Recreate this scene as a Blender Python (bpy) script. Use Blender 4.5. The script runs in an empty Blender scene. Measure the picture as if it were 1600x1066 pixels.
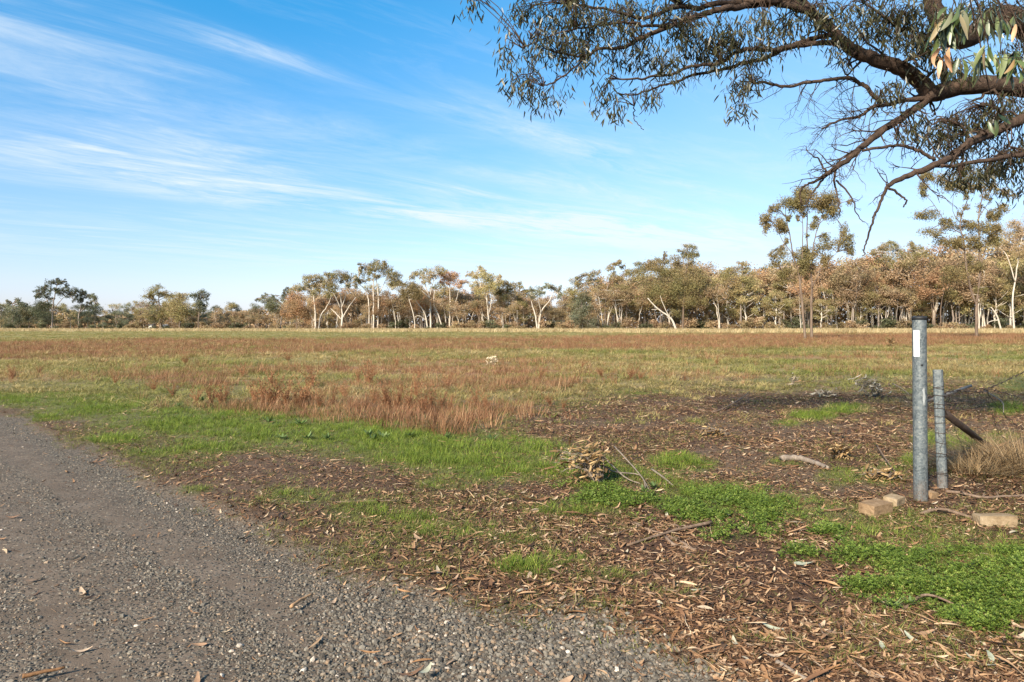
import bpy, math, random
import numpy as np
from mathutils import Vector, Matrix, Euler
R = math.radians
random.seed(7); rng = np.random.default_rng(7)
sc = bpy.context.scene
COL = sc.collection

# ---------------------------------------------------------------- camera, sky, sun, exposure
CAM_H = 1.6; F = 1600 * 24 / 36.0; HZ = 512.0          # photo pixels; horizon row in the photo
cd = bpy.data.cameras.new('camera'); cam = bpy.data.objects.new('camera', cd); COL.objects.link(cam)
cd.lens = 24; cd.sensor_width = 36; cd.clip_end = 6000; cd.clip_start = 0.05
cd.shift_y = -21 / 1600.0
cam.location = (0, 0, CAM_H); cam.rotation_euler = (R(90), 0, 0)
sc.camera = cam

SUN_TO = Vector((-0.52, -0.76, 0.58)).normalized()      # direction towards the sun
SUN_EL = math.asin(SUN_TO.z); SUN_ROT = math.atan2(SUN_TO.x, SUN_TO.y)
sd = bpy.data.lights.new('sun', 'SUN'); sun = bpy.data.objects.new('sun', sd); COL.objects.link(sun)
sd.energy = 4.1; sd.angle = R(7.0); sd.color = (1.0, 0.88, 0.72)
sun.rotation_euler = SUN_TO.to_track_quat('Z', 'Y').to_euler()

sc.view_settings.view_transform = 'Standard'
try: sc.view_settings.look = 'None'
except Exception: pass
sc.view_settings.gamma = 1.0; sc.view_settings.exposure = 1.5
sc.view_settings.use_curve_mapping = False
sc.cycles.max_bounces = 5; sc.cycles.diffuse_bounces = 3; sc.cycles.transmission_bounces = 3
sc.cycles.transparent_max_bounces = 6
sc.cycles.use_denoising = True

class NT:
    """tiny node-tree helper"""
    def __init__(s, tree): s.t = tree; s.n = tree.nodes; s.l = tree.links
    def new(s, typ, **kw):
        nd = s.n.new(typ)
        for k, v in kw.items():
            if k == 'ins':
                for kk, vv in v.items():
                    if hasattr(vv, 'is_output'): s.l.new(vv, nd.inputs[kk])
                    else: nd.inputs[kk].default_value = vv
            else: setattr(nd, k, v)
        return nd
    def math(s, op, a, b=0.0, c=0.0, clamp=False):
        nd = s.n.new('ShaderNodeMath'); nd.operation = op; nd.use_clamp = clamp
        for i, v in enumerate((a, b, c)):
            if hasattr(v, 'is_output'): s.l.new(v, nd.inputs[i])
            else: nd.inputs[i].default_value = v
        return nd.outputs[0]
    def mix(s, f, a, b, mode='MIX'):
        nd = s.n.new('ShaderNodeMix'); nd.data_type = 'RGBA'; nd.blend_type = mode
        for i, v in ((0, f), (6, a), (7, b)):
            if hasattr(v, 'is_output'): s.l.new(v, nd.inputs[i])
            else: nd.inputs[i].default_value = v if i == 0 else (tuple(v) + (1,) if len(v) == 3 else v)
        return nd.outputs[2]
    def ramp(s, f, stops, interp='LINEAR'):
        nd = s.n.new('ShaderNodeValToRGB'); r = nd.color_ramp; r.interpolation = interp
        while len(r.elements) < len(stops): r.elements.new(0.5)
        for e, (p, c) in zip(r.elements, stops):
            e.position = p; e.color = tuple(c) + (1,) if len(c) == 3 else c
        s.l.new(f, nd.inputs[0]); return nd.outputs[0]
    def noise(s, vec, scale, detail=4, rough=0.55, dist=0.0):
        nd = s.n.new('ShaderNodeTexNoise')
        if vec is not None: s.l.new(vec, nd.inputs['Vector'])
        nd.inputs['Scale'].default_value = scale; nd.inputs['Detail'].default_value = detail
        nd.inputs['Roughness'].default_value = rough; nd.inputs['Distortion'].default_value = dist
        return nd.outputs[0]

def make_world():
    w = bpy.data.worlds.new('World'); sc.world = w; w.use_nodes = True
    t = NT(w.node_tree); t.n.clear()
    sky = t.new('ShaderNodeTexSky', sky_type='NISHITA', sun_disc=False, sun_elevation=SUN_EL, sun_rotation=SUN_ROT,
                altitude=150, air_density=1.0, dust_density=0.6, ozone_density=2.2)
    tc = t.new('ShaderNodeTexCoord'); sep = t.new('ShaderNodeSeparateXYZ', ins={0: tc.outputs['Generated']})
    X, Y, Z = sep.outputs
    # deepen the blue with height as a clear winter sky does, a milky band low down
    h = t.math('MAXIMUM', Z, 0.0)
    tint = t.ramp(h, [(0.0, (.88, .88, 1.25)), (0.06, (.96, .94, 1.14)), (0.2, (0.80, 1.05, 1.17)), (0.42, (0.24, 1.13, 1.42)), (1.0, (0.14, 0.9, 1.3))])
    base = t.mix(1.0, sky.outputs[0], tint, 'MULTIPLY')
    # cirrus on a flat layer overhead: plane coordinates, combed along one wind direction
    zc = t.math('MAXIMUM', Z, 0.045)
    u = t.math('DIVIDE', X, zc); v = t.math('DIVIDE', Y, zc)
    a = t.math('MULTIPLY', t.math('ADD', u, v), 0.7071)        # along the wind
    b = t.math('MULTIPLY', t.math('SUBTRACT', v, u), 0.7071)   # across it
    comb = t.new('ShaderNodeCombineXYZ', ins={0: t.math('MULTIPLY', a, 0.35), 1: t.math('MULTIPLY', b, 1.0)}).outputs[0]
    warp = t.new('ShaderNodeCombineXYZ', ins={0: a, 1: b}).outputs[0]
    n1 = t.noise(comb, 1.5, 9, 0.66, 1.1)
    n2 = t.noise(comb, 5.0, 8, 0.7, 1.6)
    n3 = t.noise(warp, 0.5, 3, 0.5)
    fib = t.math('MULTIPLY', n1, 0.72); fib = t.math('ADD', fib, t.math('MULTIPLY', n2, 0.28))
    gen = t.new('ShaderNodeMapRange', ins={0: t.math('ADD', fib, t.math('MULTIPLY', t.math('SUBTRACT', n3, 0.5), 0.5)), 1: 0.50, 2: 0.80, 3: 0.0, 4: 0.26}).outputs[0]
    cover = gen
    # the larger streaks: centre (along, across), half length, half width, strength
    for (a0, b0, la, lb, st) in [(1.55, 3.25, 1.6, 0.28, .42), (1.35, 4.75, 1.0, .42, .95), (1.95, 5.4, .8, .3, .5), (1.07, 2.395, .27, .07, .75), (3.3, 2.45, 1.5, .12, .75), (5.0, 4.55, 2.6, .40, .8), (6.6, 4.2, 1.9, .42, .9), (3.9, 4.95, .9, .22, .9),
                             (3.2, 5.0, 1.6, .24, .62), (3.15, 3.85, .45, .1, .7), (8.2, 6.2, 3.2, 1.6, .45), (1.2, 3.9, 1.4, .3, .35), (.3, 2.8, .6, .3, .4), (6.8, 4.2, 3.0, .5, .5), (4.8, 3.1, 1.2, .2, .45),
                             (5.2, 9.5, 6, 2.2, .5), (12, 3, 6, 2.5, .45)]:
        da = t.math('DIVIDE', t.math('SUBTRACT', a, a0), la); lb = lb * 1.3; st = st * .85
        wob = t.math('MULTIPLY', t.math('SUBTRACT', n1, 0.5), 2.2)
        db = t.math('ADD', t.math('DIVIDE', t.math('SUBTRACT', b, b0), lb), wob)
        r2 = t.math('ADD', t.math('MULTIPLY', da, da), t.math('MULTIPLY', db, db))
        g = t.math('MULTIPLY', t.math('POWER', 2.718, t.math('MULTIPLY', r2, -1.0)), st)
        g = t.math('MULTIPLY', g, t.new('ShaderNodeMapRange', ins={0: fib, 1: 0.38, 2: 0.66, 3: 0.0, 4: 1.25}).outputs[0])
        cover = t.math('ADD', cover, g)
    veil = t.new('ShaderNodeMapRange', interpolation_type='SMOOTHSTEP', ins={0: X, 1: -0.35, 2: 0.7, 3: 0.0, 4: 0.30}).outputs[0]
    cover = t.math('ADD', t.math('MULTIPLY', cover, .9), veil)
    low = t.new('ShaderNodeMapRange', ins={0: Z, 1: 0.02, 2: 0.12, 3: 0.45, 4: 1.0}).outputs[0]
    cover = t.math('MULTIPLY', t.math('MINIMUM', cover, 0.9), low)
    up = t.math('GREATER_THAN', Z, 0.0)
    cover = t.math('MULTIPLY', cover, up)
    cl = t.mix(cover, base, (5.0, 5.6, 6.1))
    bg = t.new('ShaderNodeBackground', ins={0: cl, 1: 0.0625})
    out = t.new('ShaderNodeOutputWorld', ins={0: bg.outputs[0]})
make_world()

# ---------------------------------------------------------------- helpers
def ground_z(x, y):
    x = np.asarray(x, float); y = np.asarray(y, float)
    near = np.exp(-(np.hypot(x, y) / 40.0) ** 2)
    return near * (0.05 * (fbm(x, y, 2.6, 3, 5) - .5) + 0.16 * (fbm(x, y, 9.0, 2, 9) - .5)) - 0.0
def _hash(ix, iy, seed):
    h = (ix.astype(np.int64) * 374761393 + iy.astype(np.int64) * 668265263 + seed * 1442695041) & 0xffffffff
    h = ((h ^ (h >> 13)) * 1274126177) & 0xffffffff
    h = (h ^ (h >> 16)) & 0xffffffff
    return h / 4294967295.0
def vnoise(x, y, seed=0):
    ix = np.floor(x); iy = np.floor(y); fx = x - ix; fy = y - iy
    fx = fx * fx * (3 - 2 * fx); fy = fy * fy * (3 - 2 * fy)
    a = _hash(ix, iy, seed); b = _hash(ix + 1, iy, seed); c = _hash(ix, iy + 1, seed); d = _hash(ix + 1, iy + 1, seed)
    return (a * (1 - fx) + b * fx) * (1 - fy) + (c * (1 - fx) + d * fx) * fy
def fbm(x, y, size, octv=4, seed=0):
    x = np.asarray(x, float); y = np.asarray(y, float)
    s = 0; amp = 1; tot = 0; f = 1.0 / size
    for o in range(octv):
        s = s + amp * vnoise(x * f + 17.3 * o, y * f - 9.1 * o, seed + o); tot += amp; amp *= .5; f *= 2.03
    return s / tot
def sstep(a, b, x):
    t = np.clip((np.asarray(x, float) - a) / (b - a), 0, 1); return t * t * (3 - 2 * t)

def gpt(px, py):                        # where the camera ray of a photo pixel meets the ground
    d = CAM_H * F / (py - HZ); x = (px - 800) / F * d
    return x, d
def gv(px, py, dz=0.0):
    x, y = gpt(px, py); return Vector((x, y, float(ground_z(x, y)) + dz))
def at(px, py, y):                      # the point of a photo pixel at distance y
    return Vector(((px - 800) / F * y, y, CAM_H + (HZ - py) / F * y))

class MB:
    """collects geometry for one mesh"""
    def __init__(s): s.v = []; s.f = []; s.n = 0; s.smooth = True
    def add(s, verts, faces):
        s.v.extend([tuple(v) for v in verts]); s.f.extend([tuple(i + s.n for i in f) for f in faces]); s.n += len(verts)
    def tube(s, pts, radii, n=6, cap=True, wob=0.0):
        pts = [Vector(p) for p in pts]
        if not hasattr(radii, '__len__'): radii = [radii] * len(pts)
        vs = []; nrm = None
        for i, p in enumerate(pts):
            t = (pts[min(i + 1, len(pts) - 1)] - pts[max(i - 1, 0)])
            if t.length < 1e-9: t = Vector((0, 0, 1))
            t.normalize()
            if nrm is None:
                nrm = t.orthogonal().normalized()
            else:
                nrm = (nrm - t * nrm.dot(t))
                nrm = nrm.normalized() if nrm.length > 1e-6 else t.orthogonal().normalized()
            bn = t.cross(nrm)
            for k in range(n):
                a = 2 * math.pi * k / n
                r = radii[i] * (1 + (random.uniform(-wob, wob) if wob else 0))
                vs.append(p + nrm * (math.cos(a) * r) + bn * (math.sin(a) * r))
        fs = []
        for i in range(len(pts) - 1):
            for k in range(n):
                k2 = (k + 1) % n
                fs.append((i * n + k, i * n + k2, (i + 1) * n + k2, (i + 1) * n + k))
        if cap:
            fs.append(tuple(range(n))[::-1]); fs.append(tuple((len(pts) - 1) * n + k for k in range(n)))
        s.add(vs, fs)
    def box(s, c, sx, sy, sz, rot=None, jit=0.0):
        M = rot if rot is not None else Matrix.Identity(3)
        vs = []
        for dx in (-1, 1):
            for dy in (-1, 1):
                for dz in (-1, 1):
                    vs.append(Vector(c) + M @ Vector((dx * sx / 2 + random.uniform(-jit, jit), dy * sy / 2 + random.uniform(-jit, jit), dz * sz / 2 + random.uniform(-jit, jit))))
        s.add(vs, [(0, 1, 3, 2), (4, 6, 7, 5), (0, 4, 5, 1), (2, 3, 7, 6), (0, 2, 6, 4), (1, 5, 7, 3)])
    def mesh(s, name, mat=None):
        me = bpy.data.meshes.new(name); me.from_pydata(s.v, [], s.f)
        if s.smooth:
            me.polygons.foreach_set('use_smooth', [True] * len(me.polygons))
        if mat: me.materials.append(mat)
        me.update(); return me
def quads_mesh(name, verts, nper, mat=None, smooth=False):
    """verts (N*nper,3) -> N separate n-gons"""
    verts = np.asarray(verts, np.float32).reshape(-1, 3); N = len(verts) // nper
    me = bpy.data.meshes.new(name)
    me.vertices.add(len(verts)); me.vertices.foreach_set('co', verts.ravel())
    me.loops.add(len(verts)); me.loops.foreach_set('vertex_index', np.arange(len(verts), dtype=np.int32))
    me.polygons.add(N); me.polygons.foreach_set('loop_start', np.arange(0, len(verts), nper, dtype=np.int32))
    if mat: me.materials.append(mat)
    me.update(calc_edges=True); return me
def link(name, me, parent=None, loc=None):
    o = bpy.data.objects.new(name, me); COL.objects.link(o)
    if parent: o.parent = parent
    if loc is not None: o.location = loc
    return o
def tag(o, label=None, cat=None, group=None, kind=None):
    if label: o['label'] = label
    if cat: o['category'] = cat
    if group: o['group'] = group
    if kind: o['kind'] = kind
    return o
def empty(name, loc, label, cat, group=None):
    o = bpy.data.objects.new(name, None); COL.objects.link(o); o.location = loc; o.empty_display_size = .2
    return tag(o, label, cat, group)
def local(mb, origin):
    ox, oy, oz = origin
    mb.v = [(a - ox, b - oy, c - oz) for a, b, c in mb.v]; return mb

# ---------------------------------------------------------------- materials
def new_mat(name):
    m = bpy.data.materials.new(name); m.use_nodes = True
    t = NT(m.node_tree); t.n.clear()
    out = t.new('ShaderNodeOutputMaterial')
    return m, t, out
def leaf_mat(name, stops, trans=0.42, island=True, patch=None, pscale=0.5, rough=0.6, spec=0.25, tip=None):
    """foliage: colour varies leaf by leaf, and in patches over a crown"""
    m, t, out = new_mat(name)
    oi = t.new('ShaderNodeObjectInfo'); geo = t.new('ShaderNodeNewGeometry')
    r = oi.outputs['Random']
    if island:
        r = t.math('ADD', t.math('MULTIPLY', geo.outputs['Random Per Island'], 0.62), t.math('MULTIPLY', r, 0.38))
    col = t.ramp(r, stops)
    if patch:
        n = t.noise(geo.outputs['Position'], pscale, 3)
        f = t.new('ShaderNodeMapRange', ins={0: n, 1: 0.42, 2: 0.62, 3: 0.0, 4: 0.8}).outputs[0]
        col = t.mix(f, col, t.ramp(r, patch))
    hv = t.new('ShaderNodeHueSaturation', ins={0: 0.5, 1: 1.0, 2: 1.0, 'Color': col})
    t.l.new(t.math('ADD', t.math('MULTIPLY', oi.outputs['Random'], 0.35), 0.82), hv.inputs['Value'])
    col = hv.outputs[0]
    p = t.new('ShaderNodeBsdfPrincipled', ins={'Base Color': col, 'Roughness': rough, 'Specular IOR Level': spec})
    tr = t.new('ShaderNodeBsdfTranslucent', ins={'Color': col})
    mx = t.new('ShaderNodeMixShader', ins={0: trans, 1: p.outputs[0], 2: tr.outputs[0]})
    t.l.new(mx.outputs[0], out.inputs[0]); return m
def bark_mat(name, stops, scale=6.0, stretch=0.25, bump=0.4, dist=0.02, rough=0.85):
    m, t, out = new_mat(name)
    tc = t.new('ShaderNodeTexCoord'); oi = t.new('ShaderNodeObjectInfo')
    mp = t.new('ShaderNodeMapping', ins={'Vector': tc.outputs['Object'], 'Scale': (1, 1, stretch)})
    off = t.new('ShaderNodeVectorMath', operation='ADD', ins={0: mp.outputs[0]})
    t.l.new(t.new('ShaderNodeCombineXYZ', ins={0: t.math('MULTIPLY', oi.outputs['Random'], 40.0)}).outputs[0], off.inputs[1])
    n = t.noise(off.outputs[0], scale, 6, 0.65, 0.4); n2 = t.noise(off.outputs[0], scale * 5, 4, 0.6)
    col = t.ramp(t.math('ADD', t.math('MULTIPLY', n, 0.7), t.math('MULTIPLY', n2, 0.3)), stops)
    bp = t.new('ShaderNodeBump', ins={'Strength': bump, 'Distance': dist, 'Height': t.math('ADD', n2, n)})
    p = t.new('ShaderNodeBsdfPrincipled', ins={'Base Color': col, 'Roughness': rough, 'Specular IOR Level': 0.2, 'Normal': bp.outputs[0]})
    t.l.new(p.outputs[0], out.inputs[0]); return m
def rnd_mat(name, stops, rough=0.8, spec=0.3, bump=0.0, bscale=60, const=False, speck=0.25):
    """solid pieces coloured one by one (object random), with a fine grain"""
    m, t, out = new_mat(name)
    oi = t.new('ShaderNodeObjectInfo'); tc = t.new('ShaderNodeTexCoord')
    col = t.ramp(oi.outputs['Random'], stops, 'CONSTANT' if const else 'LINEAR')
    n = t.noise(tc.outputs['Object'], bscale, 4, 0.6)
    col = t.mix(1.0, col, t.ramp(n, [(0.25, (1 - speck,) * 3), (0.75, (1 + speck,) * 3)]), 'MULTIPLY')
    ins = {'Base Color': col, 'Roughness': rough, 'Specular IOR Level': spec}
    if bump:
        ins['Normal'] = t.new('ShaderNodeBump', ins={'Strength': bump, 'Distance': 0.01, 'Height': n}).outputs[0]
    p = t.new('ShaderNodeBsdfPrincipled', ins=ins)
    t.l.new(p.outputs[0], out.inputs[0]); return m

M = {}
# crowns of the far wood
M['olive'] = leaf_mat('olive_leaves', [(0, (.17, .16, .06)), (.5, (.33, .285, .12)), (1, (.48, .41, .2))], patch=[(0, (.25, .175, .08)), (1, (.48, .345, .18))], pscale=.22)
M['brown'] = leaf_mat('brown_leaves', [(0, (.24, .155, .085)), (.5, (.40, .265, .155)), (1, (.53, .385, .25))], patch=[(0, (.21, .175, .08)), (1, (.42, .33, .175))], pscale=.16)
M['rust'] = leaf_mat('rust_leaves', [(0, (.26, .14, .07)), (.5, (.42, .24, .13)), (1, (.53, .34, .2))], patch=[(0, (.25, .165, .08)), (1, (.44, .31, .17))], pscale=.2)
M['greygreen'] = leaf_mat('greygreen_leaves', [(0, (.11, .125, .075)), (.5, (.2, .21, .13)), (1, (.31, .305, .2))], patch=[(0, (.07, .065, .03)), (1, (.16, .13, .06))], pscale=.2)
M['darkgreen'] = leaf_mat('darkgreen_leaves', [(0, (.075, .09, .05)), (.5, (.14, .15, .08)), (1, (.23, .22, .12))], patch=[(0, (.05, .05, .024)), (1, (.11, .09, .04))], pscale=.2)
M['straw_leaf'] = leaf_mat('straw_leaves', [(0, (.2, .15, .065)), (.5, (.31, .235, .11)), (1, (.42, .33, .17))])
M['white_bark'] = bark_mat('white_gum_bark', [(.25, (.2, .16, .12)), (.45, (.40, .34, .27)), (.7, (.56, .50, .42))], 0.9, .3, .15, .05)
M['grey_bark'] = bark_mat('grey_bark', [(.3, (.09, .07, .055)), (.5, (.19, .15, .12)), (.7, (.33, .28, .23))], 1.2, .3, .3, .05)
M['brown_bark'] = bark_mat('brown_bark', [(.3, (.055, .038, .026)), (.5, (.13, .092, .066)), (.7, (.24, .18, .13))], 1.2, .25, .4, .05)

# ---------------------------------------------------------------- zones of the ground
EX = [-3000, -800, -300, 0, 60, 100, 165, 240, 330, 400, 470, 560, 650, 760, 870, 980, 1100, 1180, 1300, 1700, 3000]
EY = [524, 548, 590, 640, 665, 690, 712, 745, 780, 815, 850, 885, 905, 930, 950, 985, 1030, 1066, 1130, 1500, 3500]
CX = [-800, 0, 200, 400, 600, 750, 860, 1000, 1100, 1250, 1600, 2400]
CY = [580, 622, 645, 668, 692, 722, 728, 745, 775, 790, 880, 1100]
CW = [10, 16, 32, 34, 36, 38, 30, 16, 20, 24, 40, 60]
CS = [.5, .6, .82, .9, .98, 1.05, 1.0, .62, .7, .5, .5, .4]
# grass patches and clover mats, as photo rows and columns (centre, half sizes, strength)
PATCH = [(1270, 652, 45, 9, 1), (1232, 664, 30, 6, 1), (1320, 640, 45, 10, .9), (1090, 660, 22, 5, .5), (1380, 745, 40, 18, .7), (1315, 748, 45, 16, .9), (1450, 690, 26, 18, .8), (1425, 725, 22, 14, .7),
         (1500, 690, 30, 22, .8), (1575, 640, 40, 14, .8), (1065, 728, 60, 20, .9), (820, 892, 55, 14, .6), (560, 805, 60, 16, .55), (700, 836, 90, 16, .45), (470, 780, 60, 16, .55), (640, 815, 50, 10, .5),
         (870, 880, 50, 12, .5), (800, 850, 60, 10, .4), (960, 900, 60, 10, .35), (1060, 930, 70, 12, .3), (900, 800, 90, 14, .5), (330, 700, 90, 18, .6), (180, 690, 60, 10, .7), (60, 655, 50, 8, .7), (240, 712, 60, 8, .7), (300, 770, 40, 8, .8),
         (1590, 600, 40, 12, .9), (1450, 612, 60, 8, .5), (1370, 590, 60, 6, .6), (1200, 596, 60, 5, .6), (1000, 612, 60, 6, .5), (700, 760, 60, 14, .5), (1230, 725, 40, 8, .5), (1560, 690, 40, 14, .5), (1180, 1000, 60, 10, .2), (430, 850, 30, 8, .5)]
CLOVER = [(925, 778, 56, 17, .15), (1000, 785, 50, 14, .07), (1090, 792, 100, 26, .13), (1200, 800, 60, 26, .10), (1160, 835, 50, 14, .06), (1335, 868, 75, 22, .14), (1255, 862, 42, 13, .07), (1430, 890, 75, 16, .10),
          (1480, 865, 60, 13, .09), (1590, 900, 90, 40, .11), (1500, 925, 110, 24, .08), (1380, 915, 90, 16, .06), (1560, 960, 90, 24, .07), (1290, 830, 30, 8, .06)]
def pix(x, y):
    yy = np.maximum(y, .25)
    return np.clip(800 + F * x / yy, -3000, 4600), np.minimum(HZ + F * CAM_H / yy, 4000)
def ell(px, py, e):
    return 1 - np.sqrt(((px - e[0]) / e[2]) ** 2 + ((py - e[1]) / e[3]) ** 2)
def zones(x, y):
    x = np.asarray(x, float); y = np.asarray(y, float)
    px, py = pix(x, y); z = {}
    n1 = fbm(x, y, 1.4, 4, 1); n2 = fbm(x, y, .45, 3, 2); n3 = fbm(x, y, 5.0, 3, 3)
    e = np.interp(px, EX, EY)
    t = (py - e) / (py - HZ) + .20 * (n1 - .5) + .16 * (n2 - .5)
    z['t'] = (py - e) / (py - HZ)
    g = sstep(-.05, .08, t); z['gravel'] = g
    c = np.interp(px, CX, CY); hw = np.interp(px, CX, CW); s = np.interp(px, CX, CS)
    gr = s * np.exp(-(np.abs(py - c) / hw) ** 2.6)
    for p in PATCH:
        gr = np.maximum(gr, p[4] * sstep(-.15, .55, ell(px, py, p)))
    gr = np.clip(gr * (0.45 + 1.25 * n1) + .55 * (n2 - .5) * (gr > .05), 0, 1) * (1 - g * .9)
    cl = np.zeros_like(px); ch = np.zeros_like(px)
    for p in CLOVER:
        q = ell(px, py, p) + 1.25 * (n2 - .5) + .7 * (n1 - .5)
        m = sstep(-.12, .38, q); cl = np.maximum(cl, m); ch = np.maximum(ch, p[4] * sstep(0, .9, q))
    z['halo'] = np.zeros_like(px)
    for p in CLOVER: z['halo'] = np.maximum(z['halo'], sstep(-.75, .1, ell(px, py, p)))
    z['clover'] = cl; z['clover_h'] = ch
    z['green'] = gr
    ytop = np.interp(px, [-3000, 640, 720, 790, 850, 1000, 1150, 1400, 1600, 4600], [760, 760, 690, 640, 615, 600, 594, 590, 596, 596])
    L = sstep(ytop - 14, ytop + 34, py + 46 * (n3 - .5) + 34 * (n1 - .5)) * sstep(660, 860, px + 120 * (n1 - .5)) * (.55 + .45 * sstep(.3, .5, n1))
    L2 = sstep(c + hw * .4, c + hw * 1.25, py) * (.66 + .34 * sstep(300, 800, px))
    L = np.maximum(L, L2) * (1 - g) * (1 - .75 * np.clip(gr, 0, 1))
    z['litter'] = L
    nw = fbm(x / 2.0, y, 3.2, 3, 11); nb = fbm(x / 3.5, y, 9.0, 3, 12); nv = fbm(x / 5, y, 14, 2, 13)
    yy2 = py + (nb - .5) * 8
    up = np.interp(px, [0, 250, 500, 800, 1100, 1400, 1700], [536, 529, 530, 527, 523, 522, 522])
    lo = np.interp(px, [0, 250, 500, 800, 1100, 1400, 1700], [560, 556, 549, 545, 545, 541, 535])
    A = sstep(up - 2, up + 3, yy2) * (1 - sstep(lo - 4, lo + 6, yy2)) * (.55 + .9 * nv)
    B = sstep(562, 588, yy2) * (1 - sstep(c - hw * .75, c - hw * .25, py)) * sstep(150, 330, px) * (1 - sstep(730, 1000, px))
    Cc = sstep(540, 560, yy2) * (1 - sstep(585, 605, yy2)) * .45
    w = np.clip(A * (.5 + 1.05 * nw) + B * (2.9 * nw - .85) + Cc * (2.6 * nw - .75), 0, 1) * (1 - L) * (1 - g)
    z['weed'] = w
    z['field'] = np.clip(1 - g - L - gr * .7, 0, 1) * (1 - sstep(c - hw * .8, c + hw * .2, py))
    z['n1'] = n1; z['n2'] = n2; z['n3'] = n3; z['nb'] = nb
    return z

# ---------------------------------------------------------------- ground sheet
def make_ground():
    rr = np.concatenate([np.geomspace(.6, 60, 330), np.geomspace(62, 3000, 110)])
    az = np.concatenate([np.arange(-180, -60, 6.0), np.arange(-60, 60.01, .28), np.arange(66, 180, 6.0)])
    A, RR = np.meshgrid(np.radians(az), rr)
    x = (RR * np.sin(A)); y = (RR * np.cos(A))
    z = zones(x, y); h = ground_z(x, y) - .035 * z['gravel'] * np.exp(-(RR / 30) ** 2)
    h = h + z['clover_h'] * .19
    nr, nc = A.shape
    co = np.stack([x, y, h], -1).reshape(-1, 3)
    co = np.vstack([co, [[0, 0, float(h[0].mean())]]])
    idx = np.arange(nr * nc).reshape(nr, nc)
    nxt = np.roll(idx, -1, 1)
    q = np.stack([idx[:-1], nxt[:-1], nxt[1:], idx[1:]], -1).reshape(-1, 4)[:, ::-1]
    fan = np.stack([np.full(nc, nr * nc), nxt[0], idx[0]], -1)
    me = bpy.data.meshes.new('ground')
    me.vertices.add(len(co)); me.vertices.foreach_set('co', co.astype(np.float32).ravel())
    li = np.concatenate([q.ravel(), fan.ravel()]).astype(np.int32)
    me.loops.add(len(li)); me.loops.foreach_set('vertex_index', li)
    ls = np.concatenate([np.arange(len(q)) * 4, len(q) * 4 + np.arange(len(fan)) * 3]).astype(np.int32)
    me.polygons.add(len(ls)); me.polygons.foreach_set('loop_start', ls)
    me.update(calc_edges=True)
    me.polygons.foreach_set('use_smooth', [True] * len(me.polygons))
    for k in ('gravel', 'green', 'litter', 'weed', 'clover'):
        at_ = me.attributes.new('m_' + k, 'FLOAT', 'POINT')
        at_.data.foreach_set('value', np.append(z[k].ravel(), 0).astype(np.float32))
    # compacted wheel tracks against loose stone, along the road edge
    tt = z['t'] + .10 * (z['n1'] - .5)
    loose = np.clip(.5 * sstep(.45, .7, vnoise(tt * 16 + 3, y * .12 + x * .05, 41)) + .85 * np.exp(-((tt - .13) / .10) ** 2) + .7 * np.exp(-((tt - .42) / .07) ** 2) * .6, 0, 1)
    at_ = me.attributes.new('m_loose', 'FLOAT', 'POINT'); at_.data.foreach_set('value', np.append(loose.ravel(), 0).astype(np.float32))
    m, t, out = new_mat('ground_cover')
    pos = t.new('ShaderNodeNewGeometry').outputs['Position']
    A_ = lambda k: t.new('ShaderNodeAttribute', attribute_name='m_' + k).outputs['Fac']
    nf = t.noise(pos, 38, 6, .7); nm = t.noise(pos, 3.2, 5, .6); nl = t.noise(pos, .28, 4, .55); ng = t.noise(pos, 130, 3, .7)
    dirt = t.ramp(nf, [(.3, (.06, .041, .024)), (.5, (.135, .095, .06)), (.7, (.25, .185, .12))])
    dirt = t.mix(t.math('MULTIPLY', nm, .5), dirt, (.18, .135, .088))
    fg = t.ramp(nl, [(.35, (.15, .14, .04)), (.5, (.23, .195, .07)), (.65, (.30, .235, .10))])
    fg2 = t.ramp(nm, [(.35, (.10, .115, .03)), (.6, (.24, .19, .08))])
    fld = t.mix(.45, fg, fg2)
    fld = t.mix(A_('weed'), fld, t.ramp(nm, [(.3, (.19, .095, .05)), (.7, (.30, .17, .095))]))
    inv = t.new('ShaderNodeSeparateXYZ', ins={0: pos}).outputs[1]
    far = t.new('ShaderNodeMapRange', ins={0: inv, 1: 12.0, 2: 26.0}).outputs[0]
    col = t.mix(far, dirt, fld)
    col = t.mix(A_('litter'), col, t.ramp(nf, [(.3, (.03, .016, .010)), (.5, (.07, .038, .023)), (.7, (.16, .09, .055))]))
    gcol = t.ramp(t.math('ADD', t.math('MULTIPLY', nf, .5), t.math('MULTIPLY', nm, .5)), [(.3, (.05, .07, .02)), (.5, (.09, .115, .032)), (.7, (.16, .16, .06))])
    col = t.mix(t.math('MULTIPLY', A_('green'), .85), col, gcol)
    col = t.mix(t.math('MULTIPLY', A_('clover'), .5), col, (.03, .036, .012))
    # the road: fine crushed stone in brown dust
    vo = t.new('ShaderNodeTexVoronoi', ins={'Vector': pos, 'Scale': 62.0}); vo2 = t.new('ShaderNodeTexVoronoi', ins={'Vector': pos, 'Scale': 150.0})
    sepc = t.new('ShaderNodeSeparateColor', ins={0: vo.outputs['Color']})
    st = t.ramp(sepc.outputs[0], [(0, (.049, .040, .030)), (.6, (.106, .088, .068)), (.93, (.17, .144, .112)), (1, (.32, .24, .16))])
    dust = t.ramp(t.math('ADD', t.math('MULTIPLY', ng, .55), t.math('MULTIPLY', nm, .45)), [(.32, (.064, .047, .033)), (.5, (.118, .088, .064)), (.68, (.18, .14, .106))])
    stone_here = t.math('ADD', t.math('MULTIPLY', A_('loose'), .55), t.math('MULTIPLY', t.math('SUBTRACT', nm, .5), .5))
    pick = t.math('LESS_THAN', sepc.outputs[1], t.math('ADD', stone_here, .22))
    rd = t.mix(pick, dust, st)
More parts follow.
